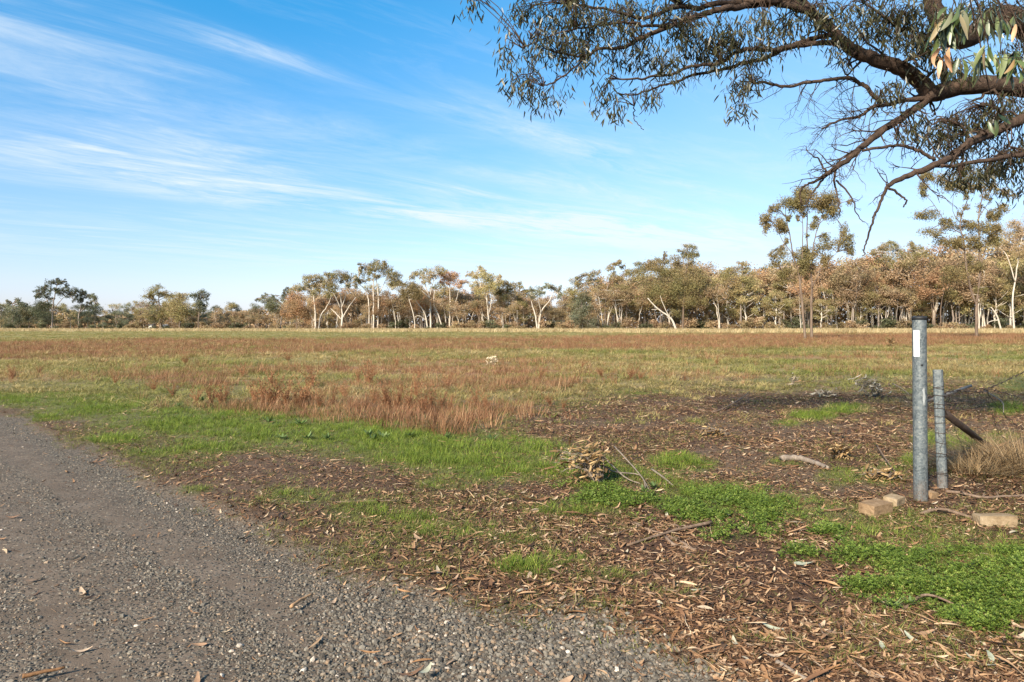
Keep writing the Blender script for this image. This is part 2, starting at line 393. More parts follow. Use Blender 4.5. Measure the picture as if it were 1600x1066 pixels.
    rd = t.mix(t.math('MULTIPLY', A_('loose'), .5), rd, t.mix(1.0, rd, (.93, .94, .93), 'MULTIPLY'))
    col = t.mix(A_('gravel'), col, rd)
    hgt = t.math('ADD', t.math('MULTIPLY', nf, .6), t.math('MULTIPLY', t.math('MULTIPLY', vo.outputs['Distance'], pick), -1.2))
    hgt = t.math('ADD', hgt, t.math('MULTIPLY', ng, .3))
    bp = t.new('ShaderNodeBump', ins={'Strength': .8, 'Distance': .012, 'Height': hgt})
    p = t.new('ShaderNodeBsdfPrincipled', ins={'Base Color': col, 'Roughness': .92, 'Specular IOR Level': .15, 'Normal': bp.outputs[0]})
    t.l.new(p.outputs[0], out.inputs[0])
    me.materials.append(m)
    o = link('ground', me); o['kind'] = 'structure'
    o['label'] = 'flat paddock ground with gravel track, leaf litter and dry grassland'
make_ground()
def surf_z(x, y):
    z = zones(x, y); r = np.hypot(x, y)
    return ground_z(x, y) - .035 * z['gravel'] * np.exp(-(r / 30) ** 2) + z['clover_h'] * .19

# ---------------------------------------------------------------- scattering of what nobody could count
def proto_set(name, meshes):
    c = bpy.data.collections.new(name)
    for i, me in enumerate(meshes):
        c.objects.link(bpy.data.objects.new('%s_%02d' % (name, i), me))
    return c
def scatter(name, coll, P, rot, scl, label):
    n = len(P); k = len(coll.objects)
    me = bpy.data.meshes.new(name); me.vertices.add(n); me.vertices.foreach_set('co', np.asarray(P, np.float32).ravel())
    a = me.attributes.new('rot', 'FLOAT_VECTOR', 'POINT'); a.data.foreach_set('vector', np.asarray(rot, np.float32).ravel())
    scl = np.asarray(scl, np.float32)
    if scl.ndim == 1: scl = np.stack([scl] * 3, -1)
    a = me.attributes.new('scl', 'FLOAT_VECTOR', 'POINT'); a.data.foreach_set('vector', scl.ravel())
    a = me.attributes.new('pick', 'INT', 'POINT'); a.data.foreach_set('value', rng.integers(0, k, n).astype(np.int32))
    o = link(name, me)
    ng = bpy.data.node_groups.new(name + '_nodes', 'GeometryNodeTree')
    ng.interface.new_socket('Geometry', in_out='INPUT', socket_type='NodeSocketGeometry')
    ng.interface.new_socket('Geometry', in_out='OUTPUT', socket_type='NodeSocketGeometry')
    N = ng.nodes; Lk = ng.links
    gi = N.new('NodeGroupInput'); go = N.new('NodeGroupOutput')
    iop = N.new('GeometryNodeInstanceOnPoints'); ci = N.new('GeometryNodeCollectionInfo')
    ci.inputs['Collection'].default_value = coll
    ci.inputs['Separate Children'].default_value = True; ci.inputs['Reset Children'].default_value = True
    def na(nm, ty):
        q = N.new('GeometryNodeInputNamedAttribute'); q.data_type = ty; q.inputs['Name'].default_value = nm; return q.outputs['Attribute']
    e2r = N.new('FunctionNodeEulerToRotation'); Lk.new(na('rot', 'FLOAT_VECTOR'), e2r.inputs[0])
    Lk.new(gi.outputs[0], iop.inputs['Points']); Lk.new(ci.outputs[0], iop.inputs['Instance'])
    iop.inputs['Pick Instance'].default_value = True
    Lk.new(na('pick', 'INT'), iop.inputs['Instance Index']); Lk.new(e2r.outputs[0], iop.inputs['Rotation'])
    Lk.new(na('scl', 'FLOAT_VECTOR'), iop.inputs['Scale']); Lk.new(iop.outputs[0], go.inputs[0])
    md = o.modifiers.new('scatter', 'NODES'); md.node_group = ng
    tag(o, label, name.replace('_', ' '), None, 'stuff')
    return o
def wedge(n, d0, d1, power, half=.86):
    """n ground points between two distances; area density falls as distance**-power"""
    u = rng.random(n); k = 2 - power
    d = (d0 ** k + u * (d1 ** k - d0 ** k)) ** (1 / k) if abs(k) > 1e-6 else d0 * (d1 / d0) ** u
    return d * rng.uniform(-half, half, n), d
def yaw(n, tilt=.15):
    return np.stack([rng.normal(0, tilt, n), rng.normal(0, tilt, n), rng.uniform(0, 6.283, n)], -1)

def stone_mesh(i, mat):
    import bmesh
    bm = bmesh.new(); bmesh.ops.create_icosphere(bm, subdivisions=1, radius=1)
    s = Vector((random.uniform(.85, 1.35), random.uniform(.65, 1.0), random.uniform(.45, .75)))
    for v in bm.verts:
        k = 1 + random.uniform(-.22, .22); v.co = Vector((v.co.x * s.x * k, v.co.y * s.y * k, v.co.z * s.z * k))
    me = bpy.data.meshes.new('pebble'); bm.to_mesh(me); bm.free(); me.materials.append(mat)
    return me
def leaf_shape(L, W, curl, twist, bend, nseg=5, fold=.25):
    """a lance-shaped leaf along +X: two strips folded on the midrib"""
    vs = []; fs = []
    for i in range(nseg + 1):
        u = i / nseg; w = W * (math.sin(math.pi * min(1, u * .93 + .03)) ** .8) * (1.15 - .45 * u) * .5 + .001
        x = L * (u - .5); y0 = bend * L * (u - .5) ** 2; z0 = curl * L * ((u - .5) ** 2 * 4 - .3) * .25
        a = twist * (u - .5)
        for k in (-1, 0, 1):
            yy = k * w; zz = abs(k) * w * fold
            vs.append((x, y0 + yy * math.cos(a) - zz * math.sin(a), z0 + yy * math.sin(a) + zz * math.cos(a)))
    for i in range(nseg):
        for k in range(2):
            j = i * 3 + k; fs.append((j, j + 1, j + 4, j + 3))
    return vs, fs
def leaf_obj_mesh(name, mat, *a, **k):
    mb = MB(); mb.add(*leaf_shape(*a, **k)); return mb.mesh(name, mat)
def blade(mb, base, h, w, ang, lean, droop=.5, seg=3):
    dx, dy = math.cos(ang), math.sin(ang); sx, sy = -dy, dx
    vs = []; fs = []
    for i in range(seg + 1):
        u = i / seg; r = lean * h * (u + droop * u * u); z = h * (u - .35 * droop * lean * u * u)
        ww = w * (1 - .92 * u) * .5
        cx = base[0] + dx * r; cy = base[1] + dy * r
        vs.append((cx - sx * ww, cy - sy * ww, base[2] + z)); vs.append((cx + sx * ww, cy + sy * ww, base[2] + z))
    for i in range(seg): fs.append((2 * i, 2 * i + 1, 2 * i + 3, 2 * i + 2))
    mb.add(vs, fs)
def tuft_mesh(name, mat, nb, r, h, w, lean, droop=.5, seg=3, hv=.4):
    mb = MB(); mb.smooth = False
    for _ in range(nb):
        a = random.uniform(0, 6.283); q = r * math.sqrt(random.random())
        blade(mb, (math.cos(a) * q, math.sin(a) * q, -.01), h * random.uniform(1 - hv, 1 + hv), w * random.uniform(.7, 1.3), a + random.gauss(0, .9), abs(random.gauss(lean, lean * .5)), droop, seg)
    return mb.mesh(name, mat)

M['stone'] = rnd_mat('crushed_stone', [(0, (.044, .036, .027)), (.25, (.077, .065, .050)), (.55, (.115, .099, .077)), (.82, (.165, .143, .112)), (.92, (.18, .115, .065)), (.985, (.27, .21, .155)), (1, (.5, .43, .35))], .78, .35, 0, 40)
M['litter'] = rnd_mat('leaf_litter', [(0, (.028, .016, .008)), (.22, (.078, .038, .018)), (.5, (.15, .076, .037)), (.74, (.235, .132, .066)), (.92, (.34, .215, .12)), (1, (.45, .34, .22))], .7, .3, 0, 30)
M['grass'] = leaf_mat('green_grass', [(0, (.06, .105, .012)), (.5, (.135, .19, .022)), (1, (.26, .28, .05))], .3, True)
M['lowgrass'] = leaf_mat('short_grass', [(0, (.08, .10, .02)), (.5, (.15, .16, .036)), (1, (.26, .23, .08))], .3, True)
M['clover'] = leaf_mat('clover_leaves', [(0, (.045, .08, .010)), (.45, (.09, .14, .018)), (.85, (.16, .205, .035)), (1, (.28, .26, .07))], .25, True, rough=.55)
M['fieldgrass'] = leaf_mat('field_grass', [(0, (.12, .115, .028)), (.35, (.25, .2, .065)), (.7, (.42, .305, .13)), (1, (.54, .40, .22))], .3, True, patch=[(0, (.095, .135, .018)), (1, (.21, .225, .045))], pscale=.13)
M['weed'] = leaf_mat('rusty_weed', [(0, (.12, .05, .024)), (.45, (.225, .10, .048)), (.8, (.32, .175, .088)), (1, (.42, .28, .15))], .25, True, patch=[(0, (.15, .07, .032)), (1, (.33, .2, .095))], pscale=.18)
M['straw'] = leaf_mat('dry_straw', [(0, (.3, .215, .1)), (.5, (.48, .36, .185)), (1, (.62, .5, .29))], .3, True)
M['dock'] = leaf_mat('rust_dock', [(0, (.13, .053, .024)), (.5, (.25, .112, .05)), (1, (.36, .19, .09))], .15, True)

# loose stone on the road
n = 291000
x, y = wedge(n, 2.4, 12.5, 1.9, 1.2); z = zones(x, y); px, py = pix(x, y)
tt = z['t'] + .10 * (z['n1'] - .5)
dens = z['gravel'] * np.clip(.05 + .75 * np.exp(-((tt - .11) / .11) ** 2) + .5 * np.exp(-((tt - .42) / .06) ** 2) + 1.0 * sstep(330, 640, px) * sstep(850, 960, py) * (1.15 - 1.0 * sstep(.48, .62, fbm(x, y, 1.1, 3, 21)))
                           + .45 * sstep(.45, .7, vnoise(tt * 16 + 3, y * .12 + x * .05, 41)) * (.3 + z['n2']), 0, 1)
k = rng.random(n) < dens * np.clip(1.1 - y / 16, .25, 1)
x, y = x[k], y[k]; n = len(x); pk, qk = pix(x, y); s = np.exp(rng.normal(math.log(.0048), .45, n)) * (1 + .5 * sstep(350, 640, pk) * sstep(860, 960, qk)) * (1 + .03 * y); s = np.clip(s, .003, .02)
P = np.stack([x, y, surf_z(x, y) + s * .12], -1)
scatter('gravel', proto_set('pebbles', [stone_mesh(i, M['stone']) for i in range(10)]), P, yaw(n, .5), s, 'loose blue-grey crushed stone over the track at lower left')

# leaf litter
protos = []
for i in range(7):
    protos.append(leaf_obj_mesh('litter_leaf', M['litter'], random.uniform(.07, .12), random.uniform(.014, .024), random.uniform(-.8, 1.2), random.uniform(-2, 2), random.uniform(-.6, .6), 5))
for i in range(3):
    protos.append(leaf_obj_mesh('litter_bark', M['litter'], random.uniform(.12, .2), random.uniform(.010, .018), random.uniform(-.4, .6), random.uniform(-2.5, 2.5), random.uniform(-.4, .4), 6, fold=.6))
for i in range(3):
    mb = MB(); L = random.uniform(.08, .2); mb.tube([(-L / 2, 0, 0), (0, random.uniform(-.02, .02), .004), (L / 2, 0, 0)], [.003, .0025, .0015], 4); protos.append(mb.mesh('litter_twig', M['litter']))
for i in range(2):
    protos.append(leaf_obj_mesh('litter_chip', M['litter'], random.uniform(.03, .05), random.uniform(.014, .022), .6, .6, .2, 3))
n = 379000
x, y = wedge(n, 2.6, 26, 1.35, 1.2); z = zones(x, y)
px, py = pix(x, y)
dens = z['litter'] * np.clip(.12 + 2.6 * (fbm(x, y, .55, 3, 71) - .3) + 1.2 * (fbm(x, y, 2.2, 2, 72) - .5), .06, 1) * (1 - .75 * z['clover']) * (.26 + .74 * sstep(480, 980, px)) + .05 * z['green'] + .012 * z['gravel'] * (z['n2'] > .42)
k = rng.random(n) < dens; x, y = x[k], y[k]; n = len(x)
sc_ = np.exp(rng.normal(-.72, .42, n)) * np.clip(.58 + .05 * y, .7, .95) * (1 + .02 * np.maximum(0, y - 6))
rot = np.stack([rng.normal(0, .24, n), rng.normal(0, .15, n), rng.uniform(0, 6.283, n)], -1)
P = np.stack([x, y, surf_z(x, y) + .004 + rng.random(n) * .022 * sc_], -1)
scatter('leaf_litter', proto_set('litter_pieces', protos), P, rot, sc_, 'brown fallen gum leaves, bark flakes and twigs covering the ground under the tree')

# fine chips and crumbs over the bare verge
n = 328000
x, y = wedge(n, 2.8, 18, 1.4, 1.2); z = zones(x, y)
dens = z['litter'] * np.clip(.2 + 1.6 * (z['n2'] - .2), .1, 1) * (1 - .6 * z['clover']) + .10 * z['green'] + .05 * z['gravel'] * (z['t'] < .12)
k = rng.random(n) < dens * .8; x, y = x[k], y[k]; n = len(x)
scatter('litter_chips', proto_set('chips', [leaf_obj_mesh('chip', M['litter'], random.uniform(.02, .05), random.uniform(.007, .015), random.uniform(-.3, .8), random.uniform(-.6, .6), .2, 2) for i in range(6)]),
        np.stack([x, y, surf_z(x, y) + .003 + rng.random(n) * .008], -1), yaw(n, .3), rng.uniform(.6, 1.4, n), 'fine brown leaf crumbs and bark chips over the bare earth')

# green grass of the strip and the patches
n = 120000
x, y = wedge(n, 3.2, 17, 1.2, 1.2); z = zones(x, y)
dens = sstep(.10, .9, z['green']) * np.clip(.25 + 2.4 * (fbm(x, y, .5, 3, 91) - .28), .1, 1) * (1 - .55 * z['clover']) * (1 - z['gravel']) + (.42 * z['clover'] + .25 * z['halo']) * sstep(.42, .6, fbm(x, y, .35, 2, 79))
k = rng.random(n) < dens * .75; x, y = x[k], y[k]; n = len(x); gsel = zones(x, y)['green']
sc_ = rng.uniform(.5, 1.25, n) * (.25 + .85 * gsel) * (.75 + .6 * fbm(x, y, .8, 2, 31))
P = np.stack([x, y, surf_z(x, y)], -1)
scatter('green_grass', proto_set('grass_tufts', [tuft_mesh('tuft', M['grass'], 14, .05, .075, .0055, .5, .8) for i in range(6)]), P, yaw(n, .12), sc_, 'lush green winter grass along the track verge')

# thin short grass on the bare verge
n = 173000
x, y = wedge(n, 3.2, 20, 1.3, 1.2); z = zones(x, y)
dens = (1 - z['gravel']) * np.clip(sstep(.40, .60, z['n1']) * .9 + .08 + sstep(.02, .4, z['green']) * .8, 0, 1) * (1 - .6 * sstep(.8, 1, z['litter']))
dens = dens + .03 * z['gravel'] * (z['t'] < .1)
k = rng.random(n) < dens * .85; x, y = x[k], y[k]; n = len(x)
P = np.stack([x, y, surf_z(x, y)], -1)
scatter('short_grass', proto_set('short_tufts', [tuft_mesh('tuft', M['lowgrass'], 12, .05, .032, .005, .8, .8) for i in range(5)]), P, yaw(n, .15), rng.uniform(.6, 1.3, n), 'thin short grass on the bare earth beside the track')

# clover mats
def clover_mesh():
    mb = MB(); mb.smooth = False
    for _ in range(12):
        cx, cy, cz = random.gauss(0, .024), random.gauss(0, .024), random.uniform(-.012, .016)
        a0 = random.uniform(0, 6.28); tx, ty = random.gauss(0, .35), random.gauss(0, .35); r = random.uniform(.0065, .0105)
        for k in range(3):
            a = a0 + k * 2.094
            pts = []
            for (u, v) in ((.08, 0), (.6, .52), (1.0, .36), (1.0, -.36), (.6, -.52)):
                X = r * (u * math.cos(a) - v * math.sin(a)); Y = r * (u * math.sin(a) + v * math.cos(a))
                pts.append((cx + X, cy + Y, cz + X * tx + Y * ty + .003 * u))
            mb.add(pts, [(0, 1, 2, 3, 4)])
    return mb.mesh('clover', M['clover'])
n = 134000
x, y = wedge(n, 3.2, 8.5, .8, 1.2); z = zones(x, y)
k = rng.random(n) < (sstep(.05, 1, z['clover']) * .70 * np.clip(3.2 * (fbm(x, y, .3, 3, 77) - .26), .05, 1) + .16 * z['halo'] * sstep(.5, .62, fbm(x, y, .25, 2, 78))); x, y = x[k], y[k]; n = len(x)
P = np.stack([x, y, surf_z(x, y) + .012 + rng.random(n) * .035], -1)
scatter('clover', proto_set('clover_sprigs', [clover_mesh() for i in range(8)]), P, yaw(n, .3), rng.uniform(.6, 1.2, n), 'bright green clover mats in front of the steel posts')

# field grass to the far side of the paddock
n = 126000
x, y = wedge(n, 11, 330, 1.55, 1.2); z = zones(x, y)
dens = np.clip(z['field'] * (.25 + 2.2 * (fbm(x / 3, y, 4.0, 3, 81) - .25)) * (1 - .5 * z['weed']), 0, 1)
k = rng.random(n) < dens * .9; x, y = x[k], y[k]; n = len(x)
sc_ = rng.uniform(.6, 1.35, n) * np.clip(.55 + y / 42, .6, 2.6)
scl = np.stack([sc_ * 1.15, sc_ * 1.15, sc_ * np.clip(.9 - y / 200, .35, 1) * np.where(y < 22, .6, .8)], -1)
P = np.stack([x, y, surf_z(x, y)], -1)
scatter('field_grass', proto_set('field_tufts', [tuft_mesh('tuft', M['fieldgrass'], 22, .13, .15, .011, .55, .7) for i in range(6)]), P, yaw(n, .1), scl, 'olive and straw coloured paddock grass reaching to the wood')

# rusty weeds standing in bands
n = 139000
x, y = wedge(n, 10, 240, 1.5, 1.2); z = zones(x, y)
k = rng.random(n) < np.clip(z['weed'], 0, 1) ** 1.3 * .85; x, y = x[k], y[k]; n = len(x)
sc_ = rng.uniform(.4, 1.25, n) * (.45 + 1.1 * fbm(x, y, 1.6, 2, 95)) * np.clip(.75 + y / 90, .75, 1.9)
P = np.stack([x, y, surf_z(x, y)], -1)
scatter('dry_weeds', proto_set('weed_tufts', [tuft_mesh('weed', M['weed'], 18, .16, .2, .009, .5, .4, 2, .6) for i in range(6)]), P, yaw(n, .08), sc_, 'rust brown dead weeds standing in bands across the paddock')

# pale straw along the foot of the wood
n = 30000
px_ = rng.uniform(-320, 1920, n); D = np.interp(px_, [0, 440, 480, 880, 1000, 1600], [325, 322, 288, 278, 250, 238]) - np.abs(rng.normal(0, 1, n)) * 16 * (.4 + 1.2 * fbm(px_, px_ * 0, 40, 3, 51)) + 3
x = (px_ - 800) / F * D; sel = rng.random(n) < (.25 + 1.2 * (fbm(x, D, 25, 3, 52) - .2)); x, D = x[sel], D[sel]; n = len(x)
P = np.stack([x, D, np.zeros(n)], -1)
scatter('dry_straw', proto_set('straw_tufts', [tuft_mesh('straw', M['straw'], 26, .5, .55, .05, .4, .6) for i in range(5)]), P, yaw(n, .08), rng.uniform(1.0, 2.4, n), 'pale straw grass along the foot of the far wood')

# ---------------------------------------------------------------- the far wood
def clump_pts(c, r, n, lump=.26, per=22):
    """points through an uneven ellipsoid: several tight sprays inside it, denser towards the outside"""
    c = np.asarray(c); r = np.asarray(r); k = max(3, int(n / per))
    d = rng.normal(size=(k, 3)); d /= np.linalg.norm(d, axis=1)[:, None]
    rad = rng.random(k) ** .45
    sub = c + d * rad[:, None] * r * .86
    w = rng.random(k) ** 1.5 + .15; w /= w.sum()
    ix = rng.choice(k, n, p=w)
    return sub[ix] + rng.normal(size=(n, 3)) * r * lump
def leaf_quads(P, L, W, hang=.5):
    """one diamond per point, hanging a little"""
    n = len(P); d = rng.normal(size=(n, 3)); d[:, 2] -= hang; d /= np.linalg.norm(d, axis=1)[:, None]
    e = np.cross(d, rng.normal(size=(n, 3))); e /= np.linalg.norm(e, axis=1)[:, None] + 1e-9
    s = rng.uniform(.6, 1.4, n)[:, None]; a = d * L * s * .5; b = e * W * s * .5
    return np.stack([P - a, P + b, P + a, P - b], 1).reshape(-1, 3)
def curve_pts(pts, sub=4, jit=0.0):
    pts = [Vector(p) for p in pts]; out = []
    for i in range(len(pts) - 1):
        p0 = pts[max(i - 1, 0)]; p1 = pts[i]; p2 = pts[i + 1]; p3 = pts[min(i + 2, len(pts) - 1)]
        for k in range(sub):
            t = k / sub
            q = .5 * ((2 * p1) + (p2 - p0) * t + (2 * p0 - 5 * p1 + 4 * p2 - p3) * t * t + (-p0 + 3 * p1 - 3 * p2 + p3) * t ** 3)
            if jit and (i or k): q = q + Vector((random.gauss(0, jit), random.gauss(0, jit), random.gauss(0, jit)))
            out.append(q)
    out.append(pts[-1]); return out

def key_tree(label, D, base, stems, clumps, bark, leaf, name='gum_tree', group=None, leafpx=1.6, dens=3.3, lump=.24, per=17, fill=0, ky=1.3):
    s = D / F; bx = (base - 800) * s
    root = empty(name, (bx, D, 0), label, 'tree', group)
    o = Vector((bx, D, 0)); tb = MB(); spts = []
    for si, (pts, r0, r1) in enumerate(stems):
        dy = 0 if si == 0 else random.uniform(-1, 1) * 12 * s
        w = []
        for i, (px, py) in enumerate(pts):
            u = i / max(1, len(pts) - 1)
            q = at(px, py, D); q.y += dy * u + (random.uniform(-2, 2) * s if 0 < i else 0)
            q.x = (px - 800) * s
            w.append(q - o)
        if w[0].z < 3.2: w[0].z = -.3
        c = curve_pts(w, 4, .25 * s); nn = len(c)
        tb.tube(c, [(r0 + (r1 - r0) * i / (nn - 1)) * s * .74 for i in range(nn)], 7)
        spts += c[nn // 3:]
    V = []; more = []
    for (px, py, rx, ry) in clumps:
        for k in range(2):
            a = random.uniform(0, 6.28); f = random.uniform(.45, .75); more.append((px + math.cos(a) * rx * 1.0, py + math.sin(a) * ry * 1.0, max(2.2, rx * f), max(1.8, ry * f)))
        q = random.choice(clumps); p = random.choice(spts)
    for k in range(fill):
        p = random.choice(spts)
        if p.z > .42 * max(v.z for v in spts): more.append((base + p.x / s + random.gauss(0, 6), HZ + CAM_H / s - p.z / s - random.uniform(0, 6), random.uniform(4, 8), random.uniform(3, 6)))
    for (px, py, rx, ry) in list(clumps) + more:
        q = at(px, py, D) - o; q.x = (px - 800) * s - bx
        near = min(spts, key=lambda p: ((p.x - q.x) ** 2 + (p.z - q.z) ** 2) + (0 if p.z < q.z else 30 * s * s))
        q.y = near.y + random.uniform(-.9, .9) * max(rx, 6) * s
        nl = int(math.pi * rx * ry * dens * ky * .8) + 24
        V.append(leaf_quads(clump_pts(q, (rx * 1.08 * s, max(rx, ry) * .9 * s, (ry * ky + .8) * s), nl, lump, per), leafpx * s, leafpx * .5 * s))
        mid = (near + q) / 2 + Vector((0, 0, .12 * (q - near).length))
        tb.tube(curve_pts([near, mid, q], 3, .2 * s), [.62 * s, .52 * s, .45 * s, .4 * s, .35 * s, .3 * s, .2 * s], 5)
        for k in range(3):
            e = q + Vector((random.uniform(-.8, .8) * rx * s, random.uniform(-.6, .6) * rx * s, random.uniform(-.3, .8) * ry * s))
            tb.tube([mid, (mid + e) / 2 + Vector((0, 0, random.uniform(0, 1.5) * s)), e], [.4 * s, .3 * s, .15 * s], 4)
    link('trunk', tb.mesh('trunk', M[bark]), root)
    link('crown', quads_mesh('crown', np.concatenate(V), 4, M[leaf]), root)
    return root

